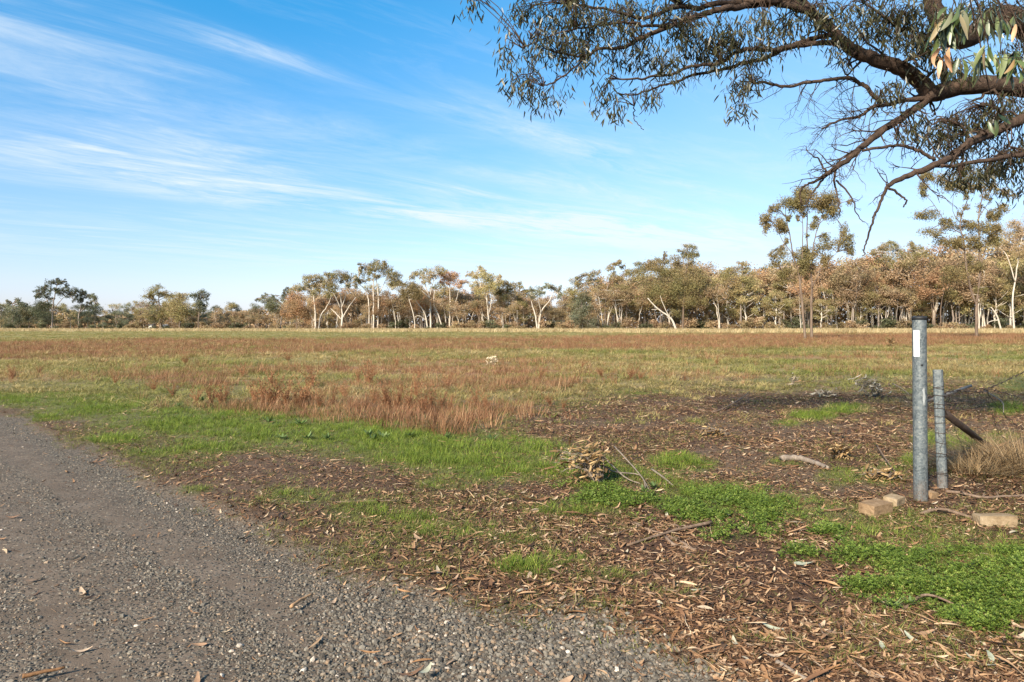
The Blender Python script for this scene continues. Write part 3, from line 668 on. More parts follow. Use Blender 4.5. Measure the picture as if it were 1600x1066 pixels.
M['tawny'] = leaf_mat('tawny_gum_leaves', [(0, (.15, .12, .05)), (.5, (.3, .225, .1)), (1, (.46, .345, .165))], patch=[(0, (.15, .135, .05)), (1, (.36, .31, .13))], pscale=.35)
KEY = [
 ('small grey-green gum at the far left edge of the wood', 340, 20, [([(20, 517), (20, 495), (18, 475)], 1.2, .5)], [(14, 472, 4, 3), (24, 469, 5, 3), (29, 474, 4, 3), (12, 480, 6, 4), (22, 487, 11, 8), (36, 486, 9, 10), (36, 477, 4, 3), (18, 502, 14, 9)], 'grey_bark', 'greygreen'),
 ('tall umbrella-topped gum with separated dark clumps, tallest at far left', 338, 82, [([(82, 517), (82, 490), (85, 470), (88, 446)], 2, .6), ([(83, 490), (72, 470), (62, 456)], 1, .4), ([(83, 485), (96, 470), (108, 458)], 1, .4)],
  [(57, 451, 8, 3.5), (50, 461, 4, 4), (61, 460, 7, 4), (70, 462, 6, 3), (68, 453, 5, 3), (66, 447, 4, 2), (79, 443, 6, 4), (88, 439, 7, 4), (98, 442, 6, 3), (104, 446, 3, 3), (81, 453, 5, 4), (89, 455, 4, 2), (97, 458, 6, 6), (107, 454, 9, 5), (112, 461, 6, 4), (119, 466, 5, 5), (75, 467, 4, 2), (62, 475, 12, 6), (70, 486, 14, 8)], 'grey_bark', 'darkgreen'),
 ('open crowned gum leaning over its neighbour at far left', 342, 127, [([(124, 517), (124, 495), (127, 478), (132, 462)], 1.6, .5), ([(125, 490), (138, 474), (148, 467)], 1, .4)],
  [(125, 459, 6, 3), (131, 458, 5, 3), (126, 467, 6, 4), (136, 463, 5, 3), (143, 464, 6, 3), (152, 467, 4, 3), (142, 472, 5, 3), (150, 477, 4, 2), (136, 480, 9, 5)], 'grey_bark', 'greygreen'),
 ('broad dome-headed gum beside the white shed', 338, 250, [([(252, 517), (250, 497), (248, 475), (248, 458)], 1.8, .6), ([(250, 490), (238, 474), (232, 466)], 1, .4)], [(247, 454, 12, 5), (232, 464, 9, 4), (260, 459, 8, 4), (242, 472, 6, 4), (264, 466, 5, 5), (238, 459, 6, 4), (255, 475, 5, 3), (244, 488, 14, 9), (256, 492, 8, 6)], 'brown_bark', 'olive'),
 ('round olive gum with dense crown right of the shed', 334, 281, [([(281, 517), (281, 498), (279, 480)], 1.8, .7)], [(278, 468, 16, 6), (281, 480, 18, 9), (270, 488, 10, 7), (291, 488, 11, 8), (281, 496, 10, 5)], 'brown_bark', 'olive'),
 ('slim dark-trunked gum with two flat foliage tiers', 332, 311, [([(310, 517), (311, 495), (312, 475), (312, 462)], 1.7, .6)], [(312, 459, 9, 4), (303, 464, 5, 4), (320, 464, 5, 4), (311, 468, 8, 4), (312, 480, 8, 7), (305, 485, 6, 5), (319, 478, 4, 5)], 'brown_bark', 'greygreen'),
 ('dark straggly gum top rising behind the brown thicket', 350, 440, [([(438, 517), (440, 490), (446, 466), (452, 452)], 1.4, .4)], [(413, 463, 5, 3), (427, 467, 7, 4), (440, 466, 5, 3), (450, 453, 5, 3), (457, 458, 6, 4), (446, 461, 5, 3), (420, 474, 11, 5), (404, 468, 5, 2), (432, 478, 12, 7)], 'grey_bark', 'darkgreen'),
 ('small rusty round tree standing out in front of the wood', 285, 464, [([(464, 518), (464, 505), (463, 485)], 1.6, .6)], [(464, 466, 11, 8), (458, 478, 14, 9), (471, 478, 13, 10), (464, 491, 17, 10), (449, 492, 8, 7), (480, 492, 9, 8)], 'brown_bark', 'rust'),
 ('pale twin-stemmed white gum, leftmost of the white trunks', 300, 492, [([(493, 516), (492, 490), (490, 462), (489, 440)], 2.2, .8), ([(497, 516), (502, 493), (510, 480), (518, 464)], 1.7, .6), ([(491, 502), (486, 495), (481, 487)], 1, .5)],
  [(492, 433, 9, 4), (483, 439, 9, 5), (498, 441, 9, 6), (469, 450, 11, 5), (480, 449, 8, 5), (500, 451, 10, 6), (507, 445, 5, 4), (458, 452, 5, 3), (490, 456, 10, 5)], 'white_bark', 'olive'),
 ('stout white gum forking low into many stems', 298, 534, [([(533, 516), (535, 496), (533, 479), (533, 458)], 2.6, .8), ([(536, 496), (542, 483), (554, 464)], 1.5, .6), ([(533, 499), (523, 489), (515, 482)], 1.5, .6), ([(532, 482), (527, 466), (520, 450)], 1.2, .5), ([(534, 480), (540, 462), (543, 446)], 1.0, .4), ([(533, 509), (526, 503)], 1, .6)],
  [(519, 432, 8, 5), (533, 428, 13, 5), (543, 431, 6, 4), (551, 434, 7, 5), (556, 443, 6, 5), (522, 440, 9, 6), (525, 452, 10, 6), (545, 444, 6, 4), (515, 458, 7, 5), (533, 437, 9, 4)], 'white_bark', 'olive'),
 ('tall white gum with high broken crown, highest in the middle wood', 300, 585, [([(584, 517), (584, 491), (584, 465), (583, 445), (586, 425)], 2.0, .6), ([(590, 516), (592, 480), (591, 455), (589, 432)], 2.0, .6), ([(577, 516), (576, 475), (571, 455), (559, 442)], 1.5, .5), ([(592, 460), (600, 442), (606, 428)], 1.0, .4)],
  [(567, 416, 7, 4), (561, 421, 4, 3), (569, 426, 8, 5), (588, 411, 9, 4), (579, 413, 4, 3), (584, 422, 9, 6), (600, 416, 8, 5), (601, 425, 11, 7), (612, 434, 10, 7), (618, 441, 9, 5), (586, 434, 7, 4), (563, 439, 6, 4), (573, 436, 5, 3), (625, 444, 6, 3)], 'white_bark', 'olive'),
 ('wide fan-shaped white gum with straw-coloured drooping side', 296, 672, [([(673, 516), (673, 487), (672, 468), (666, 450), (662, 434)], 2.2, .7), ([(668, 516), (664, 490), (652, 473), (638, 457)], 1.8, .5), ([(693, 516), (685, 493), (678, 476), (679, 455), (684, 440)], 1.7, .5), ([(668, 502), (656, 494), (648, 496)], 1.2, .5), ([(671, 466), (656, 452), (640, 438)], 1.3, .5), ([(672, 462), (676, 445), (686, 428)], 1, .4)],
  [(655, 427, 7, 4), (671, 424, 9, 4), (687, 421, 9, 5), (668, 438, 7, 5), (680, 431, 7, 5), (646, 431, 5, 3), (661, 432, 6, 4)], 'white_bark', 'olive'),
 ('rust-crowned gum between the fan-shaped and the tall pale gums', 300, 703, [([(703, 516), (703, 490), (703, 468), (702, 440)], 1.7, .6), ([(697, 505), (694, 485), (690, 468), (696, 450)], 1.3, .5), ([(706, 490), (713, 470), (719, 448)], 1.1, .4)],
  [(703, 431, 13, 6), (694, 437, 9, 5), (713, 430, 8, 4), (718, 444, 7, 5), (707, 441, 9, 5), (726, 440, 5, 3), (696, 427, 6, 3)], 'white_bark', 'rust'),
 ('slender white gum with narrow bundle of upright stems', 292, 762, [([(763, 518), (763, 491), (761, 468), (760, 440)], 2.2, .7), ([(764, 490), (768, 468), (770, 446)], 1.3, .5), ([(762, 500), (755, 492)], .9, .5), ([(761, 470), (752, 448), (742, 430)], 1, .4)],
  [(733, 427, 6, 4), (740, 433, 5, 3), (749, 418, 6, 3), (756, 422, 5, 3), (748, 429, 9, 5), (767, 435, 13, 7), (762, 444, 12, 6), (780, 437, 6, 5), (737, 444, 7, 4), (757, 456, 12, 8), (774, 448, 8, 6)], 'white_bark', 'olive'),
 ('wide olive gum with low spreading limbs left of the forked gum', 300, 796, [([(796, 516), (797, 490), (795, 468), (792, 450)], 1.6, .5), ([(796, 478), (806, 463), (812, 456)], 1, .4)], [(786, 447, 9, 6), (802, 444, 9, 4), (811, 446, 6, 4), (814, 460, 12, 4), (791, 460, 14, 6), (800, 453, 8, 4), (822, 455, 5, 3), (778, 455, 7, 5)], 'grey_bark', 'olive'),
 ('white gum split in a wide V, alone beside the gap of sky', 288, 840, [([(840, 516), (837, 494), (832, 478), (829, 460)], 1.9, .6), ([(841, 515), (846, 487), (858, 471), (867, 453)], 1.9, .6), ([(845, 490), (842, 472), (843, 458)], 1, .4)],
  [(830, 452, 5, 4), (842, 452, 6, 4), (857, 448, 7, 4), (865, 449, 6, 4), (872, 455, 6, 6), (836, 461, 11, 4), (875, 463, 4, 4), (848, 459, 6, 3)], 'white_bark', 'greygreen'),
 ('dense grey-green rounded tree, darkest of the middle wood', 268, 910, [([(910, 518), (910, 495), (909, 470)], 1.6, .7)], [(910, 464, 10, 7), (905, 476, 12, 9), (916, 480, 12, 9), (908, 493, 14, 10), (914, 507, 14, 8)], 'grey_bark', 'greygreen'),
 ('thin-topped gum spraying dark tufts behind the dense tree', 285, 945, [([(945, 517), (946, 480), (950, 445), (962, 415)], 1.7, .5), ([(946, 470), (930, 446), (922, 430)], 1.1, .4), ([(947, 465), (968, 440), (980, 425)], 1.1, .4)],
  [(897, 440, 8, 4), (904, 434, 6, 3), (915, 430, 7, 4), (928, 428, 8, 4), (922, 438, 9, 4), (950, 420, 6, 4), (957, 414, 6, 3), (967, 409, 6, 3), (973, 416, 4, 3), (955, 432, 8, 5), (980, 425, 6, 4), (970, 438, 8, 4), (890, 455, 9, 6), (940, 448, 12, 6)], 'grey_bark', 'olive'),
 ('bushy brown gum with big broken crown and knob of leaves on top', 258, 1068, [([(1067, 519), (1067, 490), (1071, 435), (1077, 400)], 2.4, .8), ([(1068, 478), (1050, 445), (1035, 425)], 1.4, .5), ([(1069, 470), (1090, 448), (1100, 432)], 1.3, .5)],
  [(1075, 388, 10, 4), (1070, 394, 8, 4), (1083, 397, 8, 5), (1077, 404, 10, 6), (1078, 415, 7, 5), (1055, 405, 12, 5), (1042, 397, 3, 3), (1035, 407, 9, 4), (1010, 416, 14, 6), (1000, 428, 14, 7), (1030, 420, 18, 9), (1055, 425, 18, 10), (1022, 446, 26, 12), (1050, 448, 26, 13), (1097, 428, 16, 7), (1085, 442, 18, 11), (1105, 445, 12, 8), (1035, 466, 20, 9), (1070, 470, 18, 9), (1092, 465, 14, 8)], 'brown_bark', 'olive'),
 ('olive gum with uneven top right of the bushy brown gum', 262, 1158, [([(1158, 518), (1158, 480), (1160, 440), (1160, 418)], 1.8, .6)], [(1152, 421, 14, 6), (1160, 413, 8, 3), (1134, 427, 8, 5), (1170, 424, 10, 5), (1148, 436, 16, 8), (1172, 440, 14, 9), (1130, 440, 9, 6)], 'grey_bark', 'olive'),
 ('tall gum with tufted heads of leaves behind the lone paddock tree', 268, 1400, [([(1400, 518), (1399, 470), (1394, 420), (1392, 392)], 2.2, .6), ([(1396, 440), (1415, 410), (1425, 395)], 1.2, .4)], [(1378, 392, 8, 5), (1393, 384, 10, 5), (1402, 390, 9, 6), (1416, 383, 6, 4), (1428, 389, 9, 5), (1440, 396, 7, 5), (1362, 396, 7, 4), (1388, 402, 12, 6), (1424, 402, 12, 6), (1405, 412, 16, 7)], 'white_bark', 'olive'),
 ('crooked pale-limbed gum at the right edge behind the paddock gum', 240, 1590, [([(1585, 520), (1583, 470), (1590, 420), (1598, 370)], 2.2, .7), ([(1586, 440), (1575, 400), (1565, 385)], 1.2, .5)], [(1598, 352, 16, 8), (1580, 365, 14, 7), (1615, 370, 18, 9), (1570, 382, 12, 7), (1595, 390, 20, 9), (1610, 340, 14, 8), (1630, 390, 20, 10)], 'white_bark', 'brown'),
]
for (lab, D, b, st, cl, bk, lf) in KEY:
    key_tree(lab, D, b, st, cl, bk, lf)
# the two nearer gums standing out in the paddock
key_tree('tall open gum on two trunks, alone in the paddock before the wood', 96, 1262,
  [([(1259, 530), (1255, 498), (1252, 457), (1248, 427), (1240, 400), (1236, 376), (1228, 338)], 2.9, .8), ([(1268, 529), (1269, 485), (1269, 435), (1263, 397), (1262, 350), (1263, 318)], 2.9, .7), ([(1252, 440), (1253, 391), (1253, 359), (1250, 320)], 1.3, .5),
   ([(1268, 420), (1272, 379), (1279, 351), (1289, 326)], 1.4, .5), ([(1269, 450), (1285, 415), (1305, 395)], 1.2, .4), ([(1240, 400), (1222, 375), (1213, 355)], .9, .4), ([(1254, 470), (1240, 445), (1228, 432)], 1, .4), ([(1278, 352), (1300, 330), (1312, 318)], .8, .3)],
  [(1266, 298, 13, 7), (1246, 302, 10, 8), (1226, 319, 14, 7), (1242, 322, 13, 7), (1263, 316, 16, 9), (1289, 311, 16, 8), (1304, 315, 10, 7), (1201, 344, 9, 9), (1216, 351, 10, 8), (1195, 358, 5, 6), (1299, 336, 12, 7), (1317, 358, 7, 7), (1290, 373, 9, 5), (1312, 380, 17, 8), (1281, 390, 13, 8), (1327, 390, 8, 5), (1217, 397, 12, 7), (1210, 408, 7, 6), (1251, 401, 16, 8), (1229, 428, 13, 6), (1266, 414, 13, 7), (1291, 403, 10, 6), (1212, 327, 8, 5), (1255, 423, 10, 5), (1280, 325, 10, 5), (1230, 339, 5, 4), (1247, 340, 4, 4), (1276, 342, 4, 4)], 'brown_bark', 'tawny', dens=2.3, leafpx=2.2, lump=.26, per=20, fill=26, ky=1.5)
key_tree('rough-barked paddock gum with tiered foliage near the right edge', 107, 1526,
  [([(1526, 528), (1526, 489), (1525, 472)], 3.3, 2.5), ([(1525, 475), (1515, 449), (1507, 407), (1504, 376), (1499, 347), (1509, 313), (1510, 290)], 2.2, .6), ([(1526, 474), (1530, 428), (1530, 386), (1526, 341), (1532, 302), (1536, 280)], 2.2, .6), ([(1502, 365), (1480, 349), (1465, 320), (1446, 296)], 1, .4),
   ([(1499, 347), (1489, 330), (1487, 300)], .7, .3), ([(1532, 420), (1543, 386), (1557, 370), (1565, 340)], 1.2, .4), ([(1527, 345), (1545, 318), (1560, 296)], .8, .3), ([(1505, 390), (1480, 380)], .9, .4), ([(1515, 450), (1500, 435)], .9, .4)],
  [(1454, 275, 10, 8), (1473, 280, 12, 8), (1446, 294, 8, 6), (1491, 289, 14, 8), (1538, 275, 18, 8), (1507, 297, 9, 6), (1541, 294, 9, 5), (1458, 333, 15, 6), (1578, 302, 10, 5), (1567, 328, 12, 6), (1554, 337, 9, 5), (1454, 362, 13, 5), (1499, 352, 18, 5), (1525, 357, 15, 8), (1551, 355, 14, 8), (1480, 381, 15, 7), (1525, 378, 14, 8), (1515, 418, 12, 7), (1530, 454, 8, 5), (1486, 428, 19, 8), (1560, 372, 12, 6), (1500, 270, 12, 6)], 'brown_bark', 'tawny', dens=2.3, leafpx=2.2, lump=.26, per=20, fill=26, ky=1.5)

# dead leaning trunk and pale drooping sprays
def dead_trunk(label, D, lines):
    b = lines[0][0][0][0]; s = D / F; ox = (b - 800) * s
    root = empty('dead_tree', (ox, D, 0), label, 'dead tree'); tb = MB()
    for pts, r0, r1 in lines:
        w = [at(px, py, D) - Vector((ox, D, 0)) for px, py in pts]
        if w[0].z < 3: w[0].z = -.3
        c = curve_pts(w, 4, .2 * s); nn = len(c)
        tb.tube(c, [(r0 + (r1 - r0) * i / (nn - 1)) * s for i in range(nn)], 7)
    link('trunk', tb.mesh('trunk', M['white_bark']), root)
dead_trunk('bleached dead trunk leaning left out of the right wood', 252, [([(1058, 519), (1052, 504), (1045, 495), (1025, 480), (1012, 466)], 2.0, .7), ([(1046, 496), (1042, 488), (1034, 470), (1032, 462)], .9, .3), ([(1030, 483), (1018, 484)], .6, .3)])
dead_trunk('short bleached snag with side arm under the paddock gum', 225, [([(1565, 520), (1560, 500), (1553, 486), (1548, 480)], 1.5, .6), ([(1561, 500), (1552, 501), (1543, 504)], .9, .4), ([(1553, 487), (1560, 484)], .7, .3)])
key_tree('straw-coloured drooping gum hanging left of the fan-shaped gum', 290, 645, [([(648, 517), (647, 495), (640, 470), (636, 455)], 1.3, .4)], [(640, 446, 14, 7), (650, 453, 12, 7), (636, 460, 10, 7), (652, 465, 8, 6), (628, 455, 8, 5)], 'white_bark', 'straw_leaf')

# generic trees of the wood: a few of each kind built, the rest copied
def proto_tree(kind):
    """a tree one metre high: (trunk mesh, crown mesh)"""
    tb = MB(); V = []
    if kind in ('brown', 'rust'):
        ns = random.choice((2, 3, 3, 4)); cl = []; lo_ = (.2, .5, .34, .55)[len(PROTO[kind]) % 4]
        for i in range(ns):
            a = random.uniform(0, 6.28); bx, by = .05 * math.cos(a), .05 * math.sin(a)
            tx, ty = bx + .16 * math.cos(a) * random.uniform(.4, 1.3), by + .16 * math.sin(a) * random.uniform(.4, 1.3); top = random.uniform(.72, .98)
            c = curve_pts([(bx, by, -.02), (bx * 1.2, by * 1.2, .3), ((bx + tx) / 2, (by + ty) / 2, .6), (tx, ty, top)], 3, .006)
            tb.tube(c, [.0115 - .009 * j / (len(c) - 1) for j in range(len(c))], 5)
            for j in range(6):
                h = random.uniform(lo_, .95); k = min(len(c) - 1, int(h / top * len(c))); p = c[k]
                q = p + Vector((random.gauss(0, .1), random.gauss(0, .1), random.uniform(.0, .08)))
                tb.tube([p, (p + q) / 2 + Vector((0, 0, .01)), q], [.0065, .005, .003], 4); cl.append(q)
        for q in cl: V.append(leaf_quads(clump_pts(q, (.125, .125, .105), 200), .026, .0125))
    elif kind in ('olive', 'greygreen'):
        c = curve_pts([(0, 0, -.02), (.01, .01, .25), (-.015, .0, .5), (.01, 0, .85)], 4, .006)
        tb.tube(c, [.022 - .018 * j / (len(c) - 1) for j in range(len(c))], 6); cl = []
        for j in range(15):
            h = random.uniform(.34, .96); p = c[min(len(c) - 1, int(min(h, .84) / .87 * len(c)))]; a = random.uniform(0, 6.28)
            rr = random.uniform(.06, .27) * (1.15 - abs(h - .65))
            q = Vector((p.x + rr * math.cos(a), p.y + rr * math.sin(a), h)); b = p - Vector((0, 0, .1))
            tb.tube([b, (b + q) / 2 + Vector((0, 0, -.01)), q], [.008, .006, .003], 4); cl.append(q)
        for q in cl: V.append(leaf_quads(clump_pts(q, (.115, .115, .085), 240), .025, .0115))
    else:
        for i in range(4):
            a = random.uniform(0, 6.28); tb.tube([(0, 0, -.02), (.1 * math.cos(a), .1 * math.sin(a), .3), (.25 * math.cos(a), .25 * math.sin(a), .75)], [.02, .014, .006], 4)
        for i in range(10):
            a = random.uniform(0, 6.28); r = random.uniform(0, .38)
            V.append(leaf_quads(clump_pts((r * math.cos(a), r * math.sin(a), random.uniform(.2, .8)), (.24, .24, .22), 110), .09, .04))
    return tb, np.concatenate(V)
PROTO = {}
BARKS = {'brown': ('white_bark', 'white_bark', 'grey_bark'), 'rust': ('brown_bark', 'grey_bark'), 'olive': ('white_bark', 'grey_bark'), 'greygreen': ('grey_bark', 'brown_bark'), 'bush': ('brown_bark',), 'darkbush': ('brown_bark',)}
for kind, nv in (('brown', 8), ('rust', 4), ('olive', 5), ('greygreen', 3), ('bush', 3), ('darkbush', 3)):
    PROTO[kind] = []
    for i in range(nv):
        tb, V = proto_tree(kind)
        lm = {'bush': 'brown', 'darkbush': 'darkgreen'}.get(kind, kind)
        PROTO[kind].append((tb.mesh('trunk', M[BARKS[kind][i % len(BARKS[kind])]]), quads_mesh('crown', V, 4, M[lm])))
GEN = {'brown': ('sapling_tree', 'thin-stemmed brown-leaved young tree packed into the far wood', 'brown young trees filling the wood'),
       'rust': ('sapling_tree', 'rusty-leaved young tree packed into the far wood', 'rusty young trees filling the wood'),
       'olive': ('gum_tree', 'olive-crowned gum standing among the brown trees of the wood', 'olive gums within the wood'),
       'greygreen': ('gum_tree', 'grey-green gum standing in the far left part of the wood', 'grey-green gums within the wood'),
       'bush': ('shrub', 'low brown shrub at the foot of the far wood', 'brown shrubs along the wood'),
       'darkbush': ('shrub', 'low dark green shrub at the foot of the far wood', 'dark shrubs along the wood')}
GENERATED = []
def gen_tree(kind, px, D, top, row=0):
    h = CAM_H + (HZ - top) / F * D
    if h < 1: return
    nm, lab, grp = GEN[kind]; pp = PROTO[kind]
    if row == 0 and kind in ('brown', 'rust') and random.random() < .75: pp = pp[1::2]
    tm, cm = random.choice(pp)
    r = empty(nm, ((px - 800) / F * D, D, 0), lab, 'shrub' if nm == 'shrub' else 'tree', grp)
    wd = random.uniform(.9, 1.3) * h * (1.0 if 'bush' not in kind else random.uniform(1.2, 1.9))
    r.scale = (wd, wd, h); r.rotation_euler[2] = random.uniform(0, 6.28)
    link('trunk', tm, r); link('crown', cm, r); GENERATED.append((px, row, kind, r))
TX = [-300, 0, 60, 160, 200, 330, 430, 450, 520, 640, 760, 870, 885, 900, 960, 1060, 1130, 1200, 1330, 1440, 1600, 1900]
TY = [472, 476, 474, 479, 474, 476, 474, 468, 452, 447, 450, 466, 460, 447, 432, 416, 428, 418, 410, 400, 382, 372]
DX = [-300, 0, 440, 480, 880, 1000, 1600, 1900]; DY = [340, 340, 335, 300, 290, 262, 250, 245]
def kind_at(px, row):
    u = random.random()
    if px < 200: return 'greygreen' if u < .75 else 'olive'
    if px < 330: return 'olive' if u < .5 else ('greygreen' if u < .8 else 'brown')
    if px < 445: return 'brown' if row < 2 else ('greygreen' if u < .4 else 'olive')
    if px < 890: return ('brown' if u < .62 else 'rust' if u < .82 else 'olive')
    return ('brown' if u < .56 else 'rust' if u < .68 else 'olive')
px = -280.0
while px < 1890:
    for row, (f0, f1, dd) in enumerate(((.46, .84, 0), (.76, 1.03, 14), (.96, 1.12, 34))):
        q = px + random.uniform(-9, 9); t = float(np.interp(q, TX, TY)); D = float(np.interp(q, DX, DY)) + dd + random.uniform(0, 10)
        fr = random.uniform(f0, f1)
        if 330 < q < 445 and row == 0: fr *= .8
        gen_tree(kind_at(q, row), q, D, HZ - (HZ - t) * fr, row)
    px += random.uniform(17, 23)
px = -280.0
while px < 1890:
    D = float(np.interp(px, DX, DY)) + random.uniform(-4, 6)
    gen_tree('darkbush' if random.random() < (.7 if px < 330 else .35) else 'bush', px, D, HZ - random.uniform(3, 15) * (1.0 if px < 880 else 1.35), 3)
    px += random.uniform(12, 26)

# the dim mass of brush deep in the wood, seen only between the trunks
n = 104000
px_ = rng.uniform(-320, 1930, n); D = np.interp(px_, DX, DY) + rng.uniform(34, 60, n)
t_ = np.interp(px_, TX, TY); hm = (CAM_H + (HZ - t_) / F * D) * (.45 + .4 * fbm(px_, px_ * 0 + 3, 30, 3, 61))
P = np.stack([(px_ - 800) / F * D, D, rng.random(n) ** 1.4 * hm], -1)
o = link('undergrowth', quads_mesh('undergrowth', leaf_quads(P, 1.5, .8, .2), 4, M['brown'])); tag(o, 'grey-brown tangle of brush filling the far wood between the trunks', 'undergrowth', None, 'stuff')
# each tree of the wood is told by its kind and its place beside a tree one can find
MARKS = [(20, 'the far left grey gum'), (82, 'the umbrella-topped gum'), (127, 'the leaning left gum'), (250, 'the dome-headed gum'), (311, 'the slim dark-trunked gum'), (464, 'the small rusty round tree'), (534, 'the stout forked white gum'), (585, 'the tall broken-crowned white gum'), (672, 'the fan-shaped white gum'),
         (762, 'the narrow-bundled white gum'), (840, 'the V-split white gum'), (910, 'the dark rounded tree'), (1058, 'the leaning bleached trunk'), (1158, 'the uneven olive gum'), (1262, 'the lone two-trunked gum'), (1400, 'the tuft-headed gum'), (1526, 'the rough paddock gum'), (1590, 'the pale-limbed edge gum')]
KN = {'brown': 'brown sapling', 'rust': 'rusty sapling', 'olive': 'olive gum', 'greygreen': 'grey-green gum', 'bush': 'low brown shrub', 'darkbush': 'low dark shrub'}
RW = ('front-row ', 'middle-row ', 'back-row ', ''); OR = ('nearest', 'second', 'third', 'fourth', 'fifth', 'sixth', 'seventh', 'eighth', 'ninth', 'tenth', 'eleventh', 'twelfth')
cell = {}
for (p, row, kind, r) in GENERATED:
    m = min(MARKS, key=lambda q: abs(q[0] - p)); cell.setdefault((m, p > m[0], kind, row), []).append((abs(p - m[0]), r))
for (m, right, kind, row), L_ in cell.items():
    L_.sort(key=lambda q: q[0])
    for i, (_, r) in enumerate(L_):
        r['label'] = '%s%s, %s to the %s of %s' % (RW[row], KN[kind], OR[min(i, 11)], 'right' if right else 'left', m[1])

# farm buildings seen between the trunks
def shed(label, px0, px1, ytop, D, wallc):
    s = D / F; x0, x1 = (px0 - 800) * s, (px1 - 800) * s; w = x1 - x0; h = CAM_H + (HZ - ytop) * s
    m = rnd_mat('painted_wall', [(0, wallc), (1, wallc)], .6, .3, 0, 3, speck=.06); rf = rnd_mat('roof_sheet', [(0, (.3, .3, .3)), (1, (.3, .3, .3))], .5, .4, 0, 3); gl = rnd_mat('window_glass', [(0, (.03, .035, .04)), (1, (.03, .035, .04))], .2, .5)
    r = empty('shed', ((x0 + x1) / 2, D, 0), label, 'shed')
    b = MB(); b.smooth = False; b.box((0, 2, h * .38), w, 4, h * .76); link('wall', b.mesh('wall', m), r)
    b = MB(); b.smooth = False; e = .25
    b.add([(-w / 2 - e, -e, h * .74), (w / 2 + e, -e, h * .74), (w / 2 + e, 2, h), (-w / 2 - e, 2, h), (-w / 2 - e, 4 + e, h * .74), (w / 2 + e, 4 + e, h * .74)], [(0, 1, 2, 3), (3, 2, 5, 4), (0, 3, 4), (1, 5, 2), (0, 4, 5, 1)])
    link('roof', b.mesh('roof', rf), r)
    for k in (-.25, .22):
        b = MB(); b.smooth = False; b.box((k * w, -.02, h * .42), w * .2, .06, h * .26); link('window', b.mesh('window', gl), r)
shed('small cream shed showing between the trunks at left', 228, 237, 506, 345, (.62, .58, .48))
shed('white shed half hidden behind the dome-headed gum', 254, 259, 507, 347, (.66, .66, .64))
shed('tiny white shed behind the stout forked gum', 541, 547, 509, 318, (.6, .6, .6))

# ---------------------------------------------------------------- steel posts, wire
def galv_mat():
    m, t, out = new_mat('galvanised_steel')
    tc = t.new('ShaderNodeTexCoord'); ob = tc.outputs['Object']
    vo = t.new('ShaderNodeTexVoronoi', ins={'Vector': ob, 'Scale': 70.0}); n = t.noise(ob, 9, 5, .6); n2 = t.noise(ob, 90, 3, .6)
    mp = t.new('ShaderNodeMapping', ins={'Vector': ob, 'Scale': (30, 30, 1.5)}); run = t.noise(mp.outputs[0], 1.0, 4, .6)
    v = t.math('ADD', t.math('MULTIPLY', t.new('ShaderNodeSeparateColor', ins={0: vo.outputs['Color']}).outputs[0], .3), t.math('ADD', t.math('MULTIPLY', n, .4), t.math('MULTIPLY', run, .3)))
    col = t.ramp(v, [(.3, (.055, .067, .070)), (.48, (.105, .122, .127)), (.62, (.155, .17, .168)), (.78, (.25, .245, .21))])
    zz_ = t.new('ShaderNodeSeparateXYZ', ins={0: ob}).outputs[2]
    splash = t.new('ShaderNodeMapRange', ins={0: t.math('ADD', zz_, t.math('MULTIPLY', t.math('SUBTRACT', n, .5), .5)), 1: .0, 2: .22, 3: .75, 4: .0}).outputs[0]
    col = t.mix(t.math('MULTIPLY', splash, t.new('ShaderNodeMapRange', ins={0: n2, 1: .35, 2: .6}).outputs[0]), col, (.16, .105, .07))
    p = t.new('ShaderNodeBsdfPrincipled', ins={'Base Color': col, 'Metallic': .35, 'Roughness': .55, 'Normal': t.new('ShaderNodeBump', ins={'Strength': .12, 'Distance': .003, 'Height': n2}).outputs[0]})
    t.l.new(p.outputs[0], out.inputs[0]); return m
M['galv'] = galv_mat()
M['black'] = rnd_mat('black_plastic', [(0, (.015, .015, .016)), (1, (.015, .015, .016))], .6, .3)
M['sticker'] = rnd_mat('white_sticker', [(0, (.72, .72, .70)), (1, (.72, .72, .70))], .5, .3, 0, 20, speck=.06)
M['pale_patch'] = rnd_mat('pale_grey_mark', [(0, (.27, .28, .27)), (1, (.27, .28, .27))], .7, .2, 0, 60, speck=.2)
M['wire'] = rnd_mat('rusty_wire', [(0, (.03, .022, .018)), (1, (.05, .036, .03))], .8, .3, 0, 60)
M['rust_steel'] = bark_mat('rusted_pipe', [(.3, (.02, .014, .011)), (.55, (.038, .026, .02)), (.75, (.065, .045, .034))], 12, .5, .2, .003, .75)
M['brickmat'] = bark_mat('weathered_brick', [(.3, (.12, .072, .036)), (.5, (.22, .142, .078)), (.72, (.33, .23, .14))], 9, 1.0, .6, .006, .9)
M['pale_block'] = bark_mat('weathered_block', [(.3, (.13, .085, .046)), (.5, (.235, .168, .098)), (.72, (.34, .26, .17))], 9, 1.0, .6, .006, .9)
M['stick'] = bark_mat('dead_stick', [(.3, (.07, .045, .03)), (.5, (.15, .1, .068)), (.72, (.27, .2, .145))], 22, .6, .5, .004)
M['greystick'] = bark_mat('grey_stick', [(.3, (.11, .08, .06)), (.5, (.19, .15, .115)), (.72, (.3, .25, .2))], 22, .6, .5, .004)
M['tanbark'] = rnd_mat('tan_bark', [(0, (.14, .07, .03)), (.5, (.27, .145, .068)), (1, (.36, .23, .13))], .75, .2, .4, 40)

